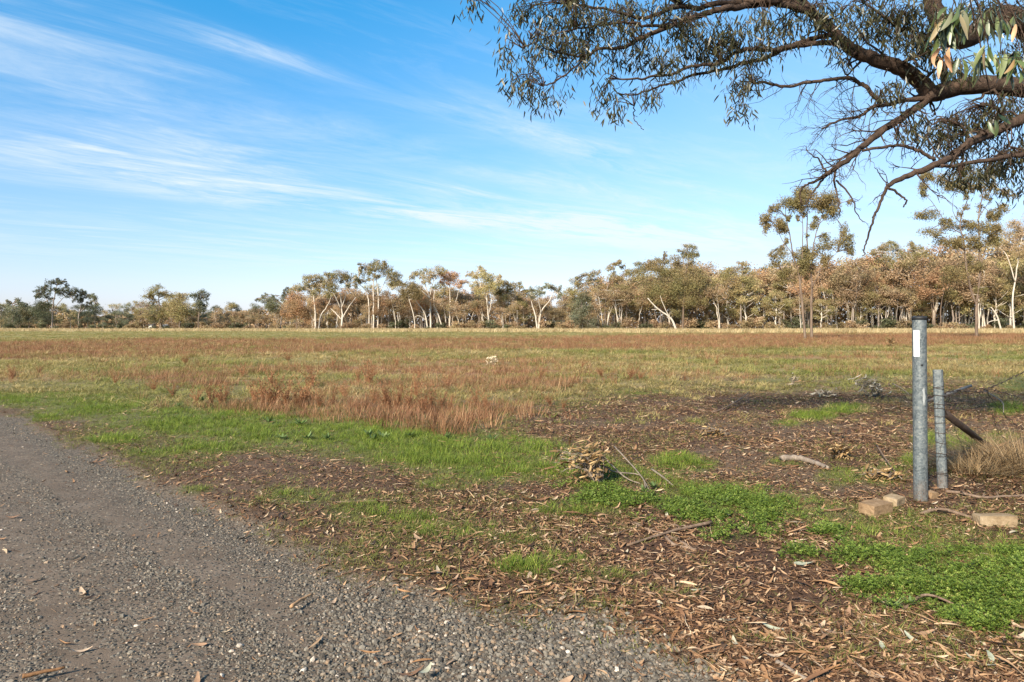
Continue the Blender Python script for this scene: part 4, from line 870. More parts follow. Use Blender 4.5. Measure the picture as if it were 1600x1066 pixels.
def gate_post():
    b = gv(1438.5, 780); top_h = CAM_H + (HZ - 496) / F * b.y - b.z
    r = empty('gate_post', b, 'round galvanised steel gate post with black cap and white sticker', 'gate post')
    r.rotation_euler = (R(.2), R(-.55), 0)
    rad = .0595; n = 40; mb = MB(); mb.tube([(0, 0, -.25), (0, 0, .5), (0, 0, 1.1), (0, 0, top_h)], rad, n, cap=False)
    link('pipe', mb.mesh('pipe', M['galv']), r)
    c = MB(); c.tube([(0, 0, top_h - .022), (0, 0, top_h + .004), (0, 0, top_h + .010), (0, 0, top_h + .012)], [rad + .004, rad + .004, rad * .85, rad * .4], n); link('cap', c.mesh('cap', M['black']), r)
    def patch(name, a0, a1, z0, z1, off, mat, rag=0):
        p = MB(); vs = []; fs = []; k = 9; kz = 7
        for j in range(kz):
            for i in range(k):
                a = a0 + (a1 - a0) * i / (k - 1); z = z0 + (z1 - z0) * j / (kz - 1)
                if rag and (i in (0, k - 1) or j in (0, kz - 1)): a += random.uniform(-rag, rag); z += random.uniform(-rag, rag) * .08
                vs.append(((rad + off) * math.cos(a), (rad + off) * math.sin(a), z))
        for j in range(kz - 1):
            for i in range(k - 1): q = j * k + i; fs.append((q, q + 1, q + k + 1, q + k))
        p.add(vs, fs); link(name, p.mesh(name, mat), r)
    s = b.y / F; zz = lambda py: CAM_H + (HZ - py) * s - b.z
    patch('sticker', R(188), R(238), zz(557), zz(516), .0012, M['sticker'])
    patch('pale_mark', R(262), R(286), zz(632), zz(605), .0009, M['pale_patch'], .12)  # ragged-edged patch, paler grey than the pipe around it
    h = MB(); a = R(256); cx, cy = rad * math.cos(a), rad * math.sin(a)
    h.tube([(cx, cy, zz(570)), (cx * 1.035, cy * 1.035, zz(570))], .0095, 12); link('bolt_hole', h.mesh('bolt_hole', M['black']), r)
    h = MB(); a = R(262); h.tube([(rad * math.cos(a), rad * math.sin(a), zz(768)), (rad * 1.03 * math.cos(a), rad * 1.03 * math.sin(a), zz(768))], .004, 8); link('drill_hole', h.mesh('drill_hole', M['black']), r)
gate_post()

def strainer():
    b = gv(1473, 765); s = b.y / F; h = CAM_H + (HZ - 578) * s - b.z; w = .083
    r = empty('fence_post', b, 'short square galvanised fence post wound with loops of wire', 'fence post'); r.rotation_euler = (R(1), R(-1.9), R(-38))
    m = MB(); m.smooth = False; e = w / 2; k = .012
    prof = [(-e + k, -e), (e - k, -e), (e, -e + k), (e, e - k), (e - k, e), (-e + k, e), (-e, e - k), (-e, -e + k)]
    vs = []; zs = (-.2, .03, h)
    for z in zs: vs += [(x, y, z) for x, y in prof]
    fs = [(j * 8 + i, j * 8 + (i + 1) % 8, (j + 1) * 8 + (i + 1) % 8, (j + 1) * 8 + i) for j in range(2) for i in range(8)]
    m.add(vs, fs); link('post', m.mesh('post', M['galv']), r)
    m = MB(); m.smooth = False; m.box((0, 0, h - .02), w * .8, w * .8, .02); link('hollow_end', m.mesh('hollow_end', M['black']), r)
    for py in (603, 607, 619, 632, 639, 650, 660, 675, 690, 709, 712, 738, 742):
        z = CAM_H + (HZ - py) * s - b.z; q = MB(); pts = []; tl = random.uniform(-.012, .012); tl2 = random.uniform(-.012, .012); o_ = e + .002
        for i in range(33):
            a = 2 * math.pi * i / 32; c, sn = math.cos(a), math.sin(a); kk = o_ / max(abs(c), abs(sn)); kk = min(kk, o_ * 1.28)
            pts.append((c * kk, sn * kk, z + tl * c + tl2 * sn + random.uniform(-.001, .001)))
        q.tube(pts, .0034, 5); link('wire_loop', q.mesh('wire_loop', M['wire']), r)
    for (x0, z0, x1, z1) in ((-.03, .62, .02, .47), (.03, .52, -.01, .33), (-.02, .36, -.025, .18), (.02, .9, -.02, .8)):
        q = MB(); pts = []
        for i in range(7):
            u = i / 6; pts.append((x0 + (x1 - x0) * u + .008 * math.sin(u * 9), -e - .004, z0 + (z1 - z0) * u))
        q.tube(pts, .0018, 4); link('wire_end', q.mesh('wire_end', M['wire']), r)
    # the dark stay, slanting back to the ground
    p0 = at(1478, 647, b.y + .07) ; f = gv(1549, 703, -.03)
    q = MB(); c = [p0, p0.lerp(f, .5), f]; q.tube([v - p0 for v in c], .036, 16); o = link('stay', q.mesh('stay', M['rust_steel'])); o.location = p0
    tag(o, 'dark rusted pipe stay slanting from the square post to the ground', 'fence stay')
    q = MB(); a0, a1 = at(1446, 628, 6.88), at(1517, 603, 7.35); q.tube([Vector((0, 0, 0)), (a1 - a0) * .5, a1 - a0], .0145, 14); o = link('rail', q.mesh('rail', M['galv'])); o.location = a0
    tag(o, 'thin galvanised rail end poking out past the square post', 'rail')
    return b
strainer()
def wire(label, pts, r=.004, barb=0, name='fence_wire', cat='wire'):
    o = Vector(pts[0]); c = curve_pts(pts, 10, .006); q = MB()
    for ph in (0, math.pi):
        w = []
        for i, p in enumerate(c):
            a = i * 1.1 + ph; w.append(p - o + Vector((0, math.cos(a), math.sin(a))) * r * .8)
        q.tube(w, r * .75, 5)
    root = link(name, q.mesh(name, M['wire']), None, o); tag(root, label, cat)
    if barb:
        k = barb
        bm = MB()
        for i in range(3, len(c) - 2, k):
            p = c[i] - o
            for d in (Vector((.2, .3, 1)), Vector((.1, -1, .5)), Vector((-.3, .5, -1))):
                d = d.normalized() * .022; bm.tube([p - d, p + d], .0016, 4)
        link('barbs', bm.mesh('barbs', M['wire']), root)
wire('rusty barbed wire running from the rail end up to the right edge', [at(1475, 614, 6.72), at(1497, 611, 7.0), at(1528, 612, 7.3), at(1541, 609, 7.4), at(1570, 596, 7.7), at(1600, 581, 8.0), at(1660, 552, 8.6)], .0045, 4)
wire('slack rusty wire sagging right from the square post', [at(1478, 620, 6.72), at(1500, 613, 7.1), at(1530, 607, 7.3), at(1560, 611, 7.6), at(1600, 622, 8.0), at(1660, 628, 8.6)], .003, 5)
wire('loose thin wire falling from the barbed wire into the dry grass', [at(1541, 609, 7.4), at(1556, 632, 7.7), at(1580, 660, 8.0), at(1610, 680, 8.3)], .0025)
wire('broken wire trailing down to the dry tussock', [at(1541, 610, 7.4), at(1550, 645, 7.6), at(1558, 672, 7.8), at(1575, 690, 8.0), at(1600, 706, 8.2)], .0025)
wire('bent wire arching low beside the stay', [at(1478, 641, 6.75), at(1490, 668, 7.0), at(1500, 690, 7.2), at(1506, 705, 7.35), gv(1498, 716)], .0022)

# ---------------------------------------------------------------- blocks, sticks, brush
def block(label, px, py, L, W, H, rz, mat, tilt=(0, 0), sink=.02, name='stone_block'):
    import bmesh
    p = gv(px, py); bm = bmesh.new(); bmesh.ops.create_cube(bm, size=1)
    for v in bm.verts: v.co = Vector((v.co.x * L, v.co.y * W, v.co.z * H))
    bmesh.ops.subdivide_edges(bm, edges=bm.edges[:], cuts=4, use_grid_fill=True)
    for v in bm.verts:
        e = sum((abs(v.co.x) > L * .49, abs(v.co.y) > W * .49, abs(v.co.z) > H * .49))
        v.co *= 1 - .006 * max(0, e - 1) * random.uniform(.1, 3.5); v.co += Vector([random.gauss(0, .0012) for _ in range(3)])
    me = bpy.data.meshes.new(name); bm.to_mesh(me); bm.free(); me.materials.append(M[mat])
    o = link(name, me, None, p + Vector((0, 0, H / 2 - sink))); o.rotation_euler = (tilt[0], tilt[1], rz); tag(o, label, 'block')
block('tan weathered block lying left of the gate post', 1368, 800, .25, .15, .112, R(27), 'brickmat', (R(2), R(-1)), .015)
block('smaller pale block tucked behind the tan block', 1397, 787, .17, .12, .085, R(38), 'pale_block', (R(4), 0), .01)
block('long pale block with cracked top at right beside the fallen stick', 1554, 817, .29, .12, .105, R(-5), 'pale_block', (R(-3), R(-1)), .025)
block('small rounded tan stone at the foot of the gate post', 1455, 777, .09, .08, .08, R(20), 'brickmat', (R(8), R(5)), .02, 'stone')

def stick(label, pts, r0, r1, mat='stick', name='stick', cat='stick', twigs=0, group=None):
    w = [gv(a, b, c if len(t) > 2 else r0 * .6) for t in pts for (a, b, c) in [tuple(t) + ((0,) if len(t) == 2 else ())]]
    o = w[0].copy(); c = curve_pts(w, 4, r0 * .1); nn = len(c); q = MB()
    q.tube([p - o for p in c], [(r0 + (r1 - r0) * i / (nn - 1)) for i in range(nn)], 8, wob=.05)
    for _ in range(twigs):
        i = random.randrange(1, nn - 1); p = c[i] - o; d = (c[i + 1] - c[i - 1]).normalized(); sd_ = d.cross(Vector((0, 0, 1))) * random.choice((-1, 1))
        e = p + (d * random.uniform(.3, 1) + sd_ * random.uniform(.4, 1)) * random.uniform(.06, .16) + Vector((0, 0, random.uniform(0, .05)))
        q.tube([p, (p + e) / 2 + Vector((0, 0, .01)), e], [r1 * .7, r1 * .5, r1 * .25], 5)
    ob = link(name, q.mesh(name, M[mat]), None, o); tag(ob, label, cat, group); return ob
S = stick
S('dark stick crossing another on the litter below the clover', [(1112, 823, .04), (1075, 830, .03), (1040, 838, .02), (980, 857)], .014, .009, twigs=2)
S('crooked brown stick under the crossing stick', [(990, 820), (1015, 832), (1042, 838, .0), (1065, 850), (1086, 862)], .013, .010, twigs=2)
S('thick forked twig ending reddish below the crossed sticks', [(1040, 842), (1052, 853), (1075, 858), (1088, 861)], .013, .008)
S('thin stick trailing left of the crossed sticks', [(1000, 826), (960, 838), (918, 844)], .008, .005)
S('pale-ended fallen branch between the blocks', [(1440, 803), (1458, 800, .03), (1480, 801, .03), (1505, 806, .02), (1530, 812)], .018, .011, 'stick', twigs=2)
S('long grey fallen branch behind the blocks at the right edge', [(1478, 772, .02), (1500, 775, .03), (1535, 781, .02), (1570, 780, .02), (1610, 777)], .016, .010, 'stick', twigs=3)
S('curved dark root-like stick by the right clover', [(1384, 946), (1410, 949), (1440, 938, .05), (1470, 939, .04), (1500, 946)], .010, .006)
S('dark stick in front of the right clover mat', [(1395, 862), (1420, 863), (1446, 866)], .014, .009)
S('grey dead log lying across the litter', [(1222, 723), (1240, 722, .03), (1256, 725, .035), (1276, 730, .03), (1294, 737)], .042, .022, 'greystick', twigs=2)
S('white bleached stick on the grass right of the dry brush', [(1018, 742, .04), (1035, 752, .03), (1052, 762)], .011, .008, 'greystick')
S('grey stick lying at the bottom edge right of the gravel', [(1214, 1038), (1235, 1050), (1268, 1070)], .013, .009, 'greystick')
S('long dark twig on bare earth in the left verge', [(522, 791), (560, 789), (622, 788)], .010, .005)
S('short dark twig on the gravel edge', [(455, 955), (470, 944), (488, 935)], .011, .006, 'tanbark')
S('tan stick in the bottom left corner of the track', [(35, 1062), (60, 1057), (102, 1048)], .011, .006, 'tanbark')
S('two dark branchlets lying on the far litter', [(1090, 643), (1120, 646), (1160, 630, .1), (1170, 622, .14)], .02, .008, twigs=3)
S('bent twig lying over the middle litter', [(1180, 704), (1220, 700), (1260, 706)], .012, .006, twigs=2)
S('leaning thin twig behind the tan block', [(1370, 712, .1), (1385, 730, .06), (1405, 752, .03)], .009, .005, twigs=2)
S('thin pale stick at far litter edge', [(1395, 608, .12), (1410, 614, .08), (1425, 622)], .012, .006, 'greystick', twigs=3)
S('dark thin stick near the lower right litter', [(1255, 975), (1290, 985), (1340, 990), (1385, 988)], .008, .004, twigs=1)
S('short forked twig by the lower right leaves', [(1300, 985), (1288, 992), (1280, 978, .02)], .008, .004)
S('grey twig at the far left verge', [(140, 643), (150, 643), (162, 643)], .014, .01)
S('dark twig on the left grass', [(205, 643), (218, 643), (230, 641)], .014, .01)
S('weathered stick leaning in the litter by the fence', [(1538, 630, .25), (1565, 640, .15), (1568, 652, .05)], .012, .006, 'greystick')

# individually visible bark strips and big leaves lying nearest the camera
bark_me = []
for i in range(6):
    bark_me.append(leaf_obj_mesh('bark_strip', M['tanbark'], random.uniform(.09, .15), random.uniform(.012, .02), random.uniform(-.2, .5), random.uniform(-1.5, 1.5), random.uniform(-.3, .3), 6, fold=.7))
M['paleleaf'] = rnd_mat('fallen_leaf', [(0, (.14, .075, .04)), (.4, (.24, .145, .085)), (.8, (.36, .26, .175)), (1, (.28, .29, .21))], .65, .3, 0, 50)
leaf_me = [leaf_obj_mesh('fallen_leaf', M['paleleaf'], random.uniform(.08, .12), random.uniform(.018, .028), random.uniform(-.3, .9), random.uniform(-1, 1), random.uniform(-.5, .5), 6) for i in range(7)]
cnt = 0
for _ in range(4000):
    if cnt >= 280: break
    px_, py_ = random.uniform(-20, 1620), 700 + 366 * random.random() ** .7
    x, y = gpt(px_, py_); z = zones(np.array([x]), np.array([y]))
    pr = .9 * z['litter'][0] + .10 * z['gravel'][0]
    if random.random() > pr: continue
    bk = random.random() < .4
    o = link('bark_strip' if bk else 'fallen_leaf', random.choice(bark_me if bk else leaf_me), None, (x, y, float(surf_z(np.array([x]), np.array([y]))[0]) + .012))
    o.rotation_euler = (random.gauss(0, .14), random.gauss(0, .07), random.uniform(0, 6.28)); sc0 = random.uniform(.7, 1.35); o.scale = (sc0,) * 3
    tag(o, 'curled tan bark strip lying loose on the ground' if bk else 'dry gum leaf lying on top of the ground litter', 'bark' if bk else 'leaf', 'bark strips on the ground' if bk else 'fallen leaves on the ground')
    cnt += 1
for (px_, py_, rz, me, lab, s) in [(848 - 183, 1057, R(60), leaf_me[0], 'single pale grey-green leaf on the gravel at the bottom edge', 1.0), (635, 934, R(-18), bark_me[0], 'orange bark strip on gravel, left of the pair', 1.0), (738, 915, R(-12), bark_me[1], 'orange bark strip at the gravel edge, right of the pair', 1.1),
                               (578, 1029, R(-5), bark_me[2], 'short orange bark strip low on the gravel', .9), (824, 936, R(15), bark_me[3], 'pale curled bark strip where gravel meets litter', 1.2), (1290, 912, R(-25), bark_me[4], 'long pale bark strip before the right clover', 1.7), (1255, 882, R(10), leaf_me[1], 'slim whitish curved leaf on the clover edge', 1.6),
                               (1440, 990, R(10), leaf_me[2], 'broad tan leaf low in the right litter', 1.3), (655, 850, R(-40), leaf_me[3], 'pale fallen leaf on the bare middle verge', 1.2), (865, 900, R(-50), leaf_me[4], 'grey curled leaf on the verge grass', 1.3), (1210, 1031, R(0), leaf_me[5], 'yellowish leaf at the bottom by the grey stick', 1.0)]:
    p = gv(px_, py_, .02); o = link('bark_strip' if me in bark_me else 'fallen_leaf', me, None, p); o.rotation_euler = (0.1, 0, rz); o.scale = (s,) * 3; tag(o, lab, 'bark' if me in bark_me else 'leaf')

M['dryleaf'] = rnd_mat('dry_leaves', [(0, (.09, .05, .02)), (.5, (.21, .13, .055)), (1, (.38, .26, .125))], .6, .3, 0, 40)
M['paledry'] = rnd_mat('pale_dry_leaves', [(0, (.35, .27, .17)), (.5, (.55, .44, .29)), (1, (.7, .6, .45))], .6, .3, 0, 40)
M['greydry'] = rnd_mat('grey_dry_leaves', [(0, (.13, .10, .065)), (.5, (.25, .2, .14)), (1, (.4, .34, .25))], .6, .3, 0, 40)
def brush(label, px, py, rxpx, hpx, nleaf, mat, leafL, stems, aim=(1, 0)):
    p = gv(px, py); s = p.y / F; rx = rxpx * s; h = hpx * s
    root = empty('dry_branch', p, label, 'dry branch')
    mes = [leaf_obj_mesh('leaf', M[mat], leafL * random.uniform(.8, 1.2), leafL * .24, random.uniform(-.3, .8), random.uniform(-1.2, 1.2), random.uniform(-.5, .5), 4) for _ in range(4)]
    q = MB(); tips = []  # stems and where leaves sit
    for k in range(stems):
        a = random.uniform(0, 6.28); e = Vector((rx * random.uniform(-.9, .6) , rx * .5 * random.uniform(-.8, .8), h * random.uniform(.35, .95)))
        b = Vector((rx * .8 * aim[0] + random.gauss(0, .03), rx * .6 * aim[1] + random.gauss(0, .03), .02))
        c = curve_pts([b, (b + e) / 2 + Vector((0, 0, h * .25)), e], 5, .008); q.tube(c, [.007 - .005 * i / (len(c) - 1) for i in range(len(c))], 5); tips += c[3:]
    link('stem', q.mesh('stem', M['greystick']), root)
    for k in range(nleaf):
        t = random.choice(tips); o = link('leaf', random.choice(mes), root, (t.x + random.gauss(0, rx * .17), t.y + random.gauss(0, rx * .17), max(.015, t.z + random.gauss(-.02, h * .2))))
        o.rotation_euler = (random.gauss(0, .6), random.gauss(.25, .35), math.pi + random.gauss(0, 1.2)); o.scale = (random.uniform(.7, 1.3),) * 3
    return root
random.seed(21)
brush('tan heap of dead leafy branches beside the clover, the largest brush pile', 912, 758, 54, 58, 290, 'dryleaf', .105, 40, (.5, -.1))
for i, pts in enumerate([[(925, 742, .12), (960, 752, .08), (1000, 750, .03), (1010, 770, .02), (1020, 776)], [(960, 728, .2), (985, 742, .1), (1005, 757, .04), (1018, 775)], [(940, 735, .15), (975, 755, .05), (1000, 761, .02)]]):
    S(['long bare stem reaching from the brush heap to the clover', 'upper bare stem of the brush heap bending down right', 'short bare stem low at the right of the brush heap'][i], pts, .008, .005, 'greystick', twigs=1)
brush('grey dead leafy branch on the far litter, right of centre', 1355, 622, 34, 30, 150, 'greydry', .14, 16, (.8, .2))
brush('fan of yellow-tan dead leaves on the right litter', 1318, 720, 24, 24, 70, 'dryleaf', .12, 10, (.2, .6))
brush('low dark heap of leaves on the middle litter', 1112, 683, 30, 14, 80, 'dryleaf', .10, 10)
brush('pale upright dry sprig in the middle of the paddock', 770, 572, 11, 16, 60, 'paledry', .17, 9, (0, 0))
brush('small orange dry sprig far out near the gate post', 1393, 543, 7, 14, 26, 'dryleaf', .5, 6, (0, 0))
brush('grey leafy sprig on the litter left of the grey branch', 1290, 622, 22, 12, 60, 'greydry', .13, 8)
brush('two pale-leaved sprig at the far litter edge', 1240, 606, 12, 22, 26, 'greydry', .15, 6, (0, 0))
brush('scatter of tan dead leaves behind the tan block', 1372, 752, 34, 22, 80, 'dryleaf', .11, 10)

# rusty dock plants, each a thing
def dock_mesh(i):
    q = MB(); V = []
    for k in range(random.randint(14, 20)):
        a = random.uniform(0, 6.28); ln = random.uniform(.05, .5); h = random.uniform(.35, 1.0)
        c = curve_pts([(0.03 * math.cos(a), .03 * math.sin(a), -.02), (ln * .35 * math.cos(a), ln * .35 * math.sin(a), h * .5), (ln * math.cos(a), ln * math.sin(a), h)], 5, .008)
        q.tube(c, [.0065 - .0045 * j / (len(c) - 1) for j in range(len(c))], 4)
        cc = np.array([tuple(v) for v in c[3:]])
        ix = rng.integers(0, len(cc), 46); V.append(leaf_quads(cc[ix] + rng.normal(0, .03, (46, 3)), .07, .014, -.9))
        for j in range(4):
            b = c[random.randrange(4, len(c))]; e = b + Vector((random.gauss(0, .06), random.gauss(0, .06), random.uniform(.08, .2))); q.tube([b, e], [.004, .0015], 4)
    return q.mesh('stem', M['dock']), quads_mesh('seed_head', np.concatenate(V), 4, M['dock'])
dm = [dock_mesh(i) for i in range(5)]
DOCK = [(425, 637, 58), (412, 634, 40), (448, 637, 45), (466, 636, 40), (480, 634, 52), (500, 637, 30), (520, 636, 32), (398, 632, 38), (330, 634, 42), (352, 630, 30), (308, 632, 30), (346, 634, 38), (488, 604, 36), (425, 604, 30), (575, 599, 40), (560, 597, 26), (605, 640, 50), (622, 641, 46), (640, 642, 40), (660, 641, 42), (672, 643, 40), (690, 640, 30), (705, 641, 28), (650, 620, 40),
        (745, 636, 36), (760, 640, 26), (735, 640, 24), (655, 590, 20), (270, 622, 26), (240, 612, 24), (180, 600, 20), (290, 570, 20), (380, 590, 24), (700, 604, 26), (540, 624, 30), (585, 632, 34), (20, 592, 22), (60, 585, 18), (845, 592, 22), (940, 590, 22), (985, 593, 26), (1000, 594, 18), (860, 634, 22), (880, 640, 16), (1070, 596, 16), (450, 566, 18), (520, 575, 18), (620, 575, 20), (910, 575, 16), (1120, 570, 16)]
for (px_, py_, hp) in DOCK:
    p = gv(px_, py_); s = p.y / F
    r = empty('dock_plant', p, 'rust-red dead dock plant with upright seed stems in the paddock', 'weed', 'rusty dock plants')
    h = hp * s; r.scale = (h * random.uniform(.85, 1.25),) * 2 + (h,); r.rotation_euler[2] = random.uniform(0, 6.28)
    a, b = random.choice(dm); link('stem', a, r); o = link('seed_head', b, r); o['kind'] = 'stuff'
# dry tussock at the foot of the stay
M['tussock'] = leaf_mat('dry_tussock', [(0, (.13, .08, .04)), (.5, (.27, .18, .09)), (1, (.44, .32, .18))], .2, True)
for (px_, py_, h, lab) in [(1560, 728, .34, 'dry brown tussock swallowing the foot of the stay'), (1600, 740, .36, 'dry brown tussock at the right edge behind the long block'), (1525, 742, .22, 'small dry tussock between square post and stay')]:
    o = link('tussock', tuft_mesh('tussock', M['tussock'], 480, .27, h * 1.1, .0085, .9, .9, 4), None, gv(px_, py_)); tag(o, lab, 'tussock')
# a few broad-leaved weeds in the grass strip
M['weedleaf'] = leaf_mat('broad_weed', [(0, (.05, .095, .022)), (.5, (.10, .15, .045)), (1, (.17, .21, .08))], .2, True)
def rosette():
    mb = MB()
    for k in range(12):
        a = random.uniform(0, 6.28); vs, fs = leaf_shape(.16 * random.uniform(.6, 1.2), .045, .3, random.uniform(-.5, .5), .2, 4)
        el = random.uniform(.25, 1.0); Mx = Matrix.Rotation(a, 3, 'Z') @ Matrix.Rotation(-el, 3, 'Y')
        mb.add([Mx @ (Vector(v) + Vector((.08, 0, 0))) for v in vs], fs)
    return mb.mesh('rosette', M['weedleaf'])
rm = [rosette() for _ in range(4)]
for (px_, py_, s) in [(575, 686, 1.3), (600, 688, 1.4), (585, 692, 1.1), (470, 668, 1.5), (420, 664, 1.4), (315, 632, 1.6), (350, 630, 1.3), (440, 690, 1.2), (480, 690, 1.2), (510, 692, 1.2), (640, 686, 1.2), (700, 690, 1.1), (1020, 768, .8), (1005, 772, .7), (1135, 790, .7), (1120, 793, .6), (1395, 948, .7), (1420, 945, .6), (770, 692, 1.1), (280, 640, 1.2)]:
    o = link('broadleaf_weed', random.choice(rm), None, gv(px_, py_, .02)); o.scale = (s * .6,) * 3; o.rotation_euler[2] = random.uniform(0, 6.28)
    tag(o, 'blue-green broad-leaved weed rosette growing in the grass', 'weed', 'broad-leaved weeds in the grass')

# ---------------------------------------------------------------- the big gum overhanging from the right
M['bigbark'] = bark_mat('gum_limb_bark', [(.3, (.022, .014, .010)), (.5, (.055, .035, .024)), (.7, (.12, .078, .052))], 14, .8, .9, .02)
M['gumleaf'] = leaf_mat('gum_leaves', [(0, (.03, .032, .012)), (.45, (.066, .062, .024)), (.8, (.13, .106, .042)), (1, (.23, .145, .06))], .3, True, rough=.42, spec=.5)
M['freshleaf'] = rnd_mat('fresh_gum_leaf', [(0, (.04, .065, .018)), (.5, (.08, .108, .034)), (.75, (.135, .155, .055)), (.93, (.13, .15, .09)), (1, (.26, .15, .06))], .38, .5, 0, 20, speck=.12)
M['deadleaf'] = rnd_mat('dead_gum_leaf', [(0, (.45, .24, .12)), (1, (.6, .4, .25))], .6, .3, 0, 20)
TB = Vector((8.9, 9.6, 0))
gum = empty('gum_tree', TB, 'big rough-barked gum whose limbs overhang from the top right', 'tree')
def W3(px, py, y): return at(px, py, y) - TB
trunk = MB()
tp = curve_pts([(0, 0, -.4), (.05, .05, 1.2), (-.15, -.1, 3.0), (-.5, -.3, 4.4), (-.9, -.5, 5.4), (-.6, 0, 7.0), (-.2, .4, 8.6)], 4, .02)
trunk.tube(tp, [.62 - .42 * i / (len(tp) - 1) + .34 * math.exp(-1.1 * i) for i in range(len(tp))], 14, wob=.06)
link('trunk', trunk.mesh('trunk', M['bigbark']), gum)
LIMBS = []
def limb(pts, r0, r1, d0, d1, twigs=6, tw=(14, 46), leafy=True, start=None):
    n = len(pts); w = []
    for i, (px, py) in enumerate(pts):
        u = i / (n - 1); y = d0 + (d1 - d0) * u + random.uniform(-.08, .08)
        w.append(W3(px, py, y))
    if start is not None: w = [Vector(start)] + w
    c = curve_pts(w, 5, .006); nn = len(c); q = MB()
    s = lambda i: (r0 + (r1 - r0) * i / (nn - 1)) * .37 * (9.0 / F)
    q.tube(c, [max(.004, s(i)) for i in range(nn)], 10, wob=.045)
    def twig(p, d, L, r, depth):
        e = [p]; dd = d.normalized(); seg = 5
        for k in range(seg):
            dd = (dd + Vector((random.gauss(0, .28), random.gauss(0, .28), random.gauss(-.05, .25)))).normalized(); e.append(e[-1] + dd * L / seg)
        q.tube(e, [r * (1 - .8 * k / seg) for k in range(seg + 1)], 5)
        if depth > 0:
            for k in range(random.randint(1, 3)):
                j = random.randint(1, seg - 1); t = (e[j + 1] - e[j]).normalized()
                twig(e[j], t + Vector((random.gauss(0, .6), random.gauss(0, .6), random.gauss(0, .6))), L * random.uniform(.4, .7), r * .55, depth - 1)
    for k in range(twigs):
        i = random.randrange(nn // 6, nn - 1); t = (c[i + 1] - c[i]).normalized()
        L = random.uniform(*tw) * 8.5 / F
        twig(c[i], t + Vector((random.gauss(0, .7), random.gauss(0, .7), random.gauss(-.1, .7))), L, max(.0045, s(i) * .3), 2)
    link('branch', q.mesh('branch', M['bigbark']), gum)
    LIMBS.append(c); return c
fork = tp[14]
A = limb([(1640, 136), (1600, 138), (1535, 132), (1482, 140), (1456, 146), (1437, 127), (1404, 105), (1370, 93), (1336, 80), (1317, 67), (1299, 45), (1272, 22), (1254, 3), (1235, -30)], 44, 14, 8.9, 8.6, 30, (24, 70), start=fork)
limb([(1640, 60), (1600, 40), (1560, 25), (1520, 55), (1490, 60), (1462, 20), (1450, -30)], 60, 30, 9.2, 8.8, 8, start=tp[16])
limb([(1262, 14), (1230, 2), (1200, 2), (1156, 3), (1112, 7), (1088, 13), (1068, 10), (1038, 18), (1012, 28), (988, 26), (950, 15), (900, 8)], 15, 4, 8.6, 8.2, 14)
limb([(1285, 30), (1240, 10), (1200, 6), (1156, 11), (1126, 14), (1100, 22), (1077, 30), (1047, 42), (1012, 55), (994, 63), (985, 70), (965, 75), (936, 76), (918, 87), (880, 85), (850, 75)], 15, 3, 8.6, 7.9, 18)
limb([(1321, 70), (1284, 67), (1250, 71), (1209, 77), (1165, 78), (1141, 88), (1121, 100), (1082, 103), (1047, 117), (1021, 120), (990, 124), (950, 122)], 11, 3, 8.6, 8.0, 18)
limb([(1299, 54), (1265, 62), (1235, 73), (1197, 90), (1160, 99), (1141, 106), (1112, 112), (1082, 118), (1053, 130), (1027, 136), (990, 149), (965, 145)], 10, 2.5, 8.6, 8.3, 16)
limb([(1047, 42), (1010, 40), (975, 35), (940, 40), (900, 45), (850, 60), (815, 75)], 6, 2, 8.1, 7.8, 12)
limb([(918, 87), (890, 112), (862, 130), (848, 135)], 4, 2, 7.9, 7.8, 6)
limb([(988, 150), (990, 165), (990, 182), (997, 194), (1006, 203)], 2.5, 1.2, 8.2, 8.2, 1, (6, 12))
limb([(1038, 138), (1025, 152), (1015, 164), (999, 179)], 2.5, 1.2, 8.2, 8.2, 2, (6, 12))
limb([(1377, 161), (1359, 142), (1344, 131), (1325, 122), (1287, 126), (1261, 129), (1227, 135), (1194, 129), (1175, 129), (1172, 118)], 9, 4, 8.7, 8.4, 26, (24, 90))
limb([(1460, 152), (1422, 156), (1385, 163), (1362, 169), (1340, 182), (1310, 189), (1284, 201)], 11, 3, 8.7, 8.5, 36, (24, 84))
limb([(1458, 148), (1437, 165), (1407, 186), (1377, 206), (1347, 229), (1332, 244), (1310, 259), (1291, 272)], 17, 9, 8.7, 8.3, 26, (30, 95))
limb([(1291, 272), (1272, 284), (1256, 291), (1250, 304), (1252, 316)], 6, 2, 8.3, 8.3, 3, (8, 18))
limb([(1291, 272), (1280, 288), (1268, 302), (1259, 322)], 5, 1.6, 8.3, 8.2, 3, (8, 18))
limb([(1308, 262), (1304, 280), (1305, 296), (1312, 319), (1312, 338)], 5, 1.5, 8.3, 8.3, 4, (8, 20))
limb([(1306, 282), (1321, 296), (1334, 315), (1338, 334), (1347, 347)], 4, 1.4, 8.3, 8.2, 4, (8, 20))
limb([(1291, 268), (1280, 251), (1270, 243), (1259, 234)], 4, 1.5, 8.3, 8.2, 3, (8, 16))
limb([(1640, 178), (1600, 185), (1573, 197), (1535, 214), (1513, 225), (1490, 244), (1460, 259), (1430, 270), (1404, 281), (1387, 291)], 24, 8, 8.6, 8.1, 20, (20, 80), start=tp[12])
limb([(1387, 291), (1378, 312), (1368, 332), (1364, 345), (1357, 368), (1352, 385), (1351, 398)], 6, 2.2, 8.1, 8.0, 2, (6, 12))
limb([(1388, 294), (1404, 304), (1415, 314), (1411, 324)], 5, 2.5, 8.1, 8.1, 1, (5, 10))
limb([(1388, 292), (1376, 275), (1366, 262)], 2.5, 1.2, 8.1, 8.0, 1, (5, 12))
limb([(1460, 251), (1437, 236), (1407, 227), (1377, 231), (1347, 236)], 7, 5, 8.3, 8.3, 9, (16, 50))
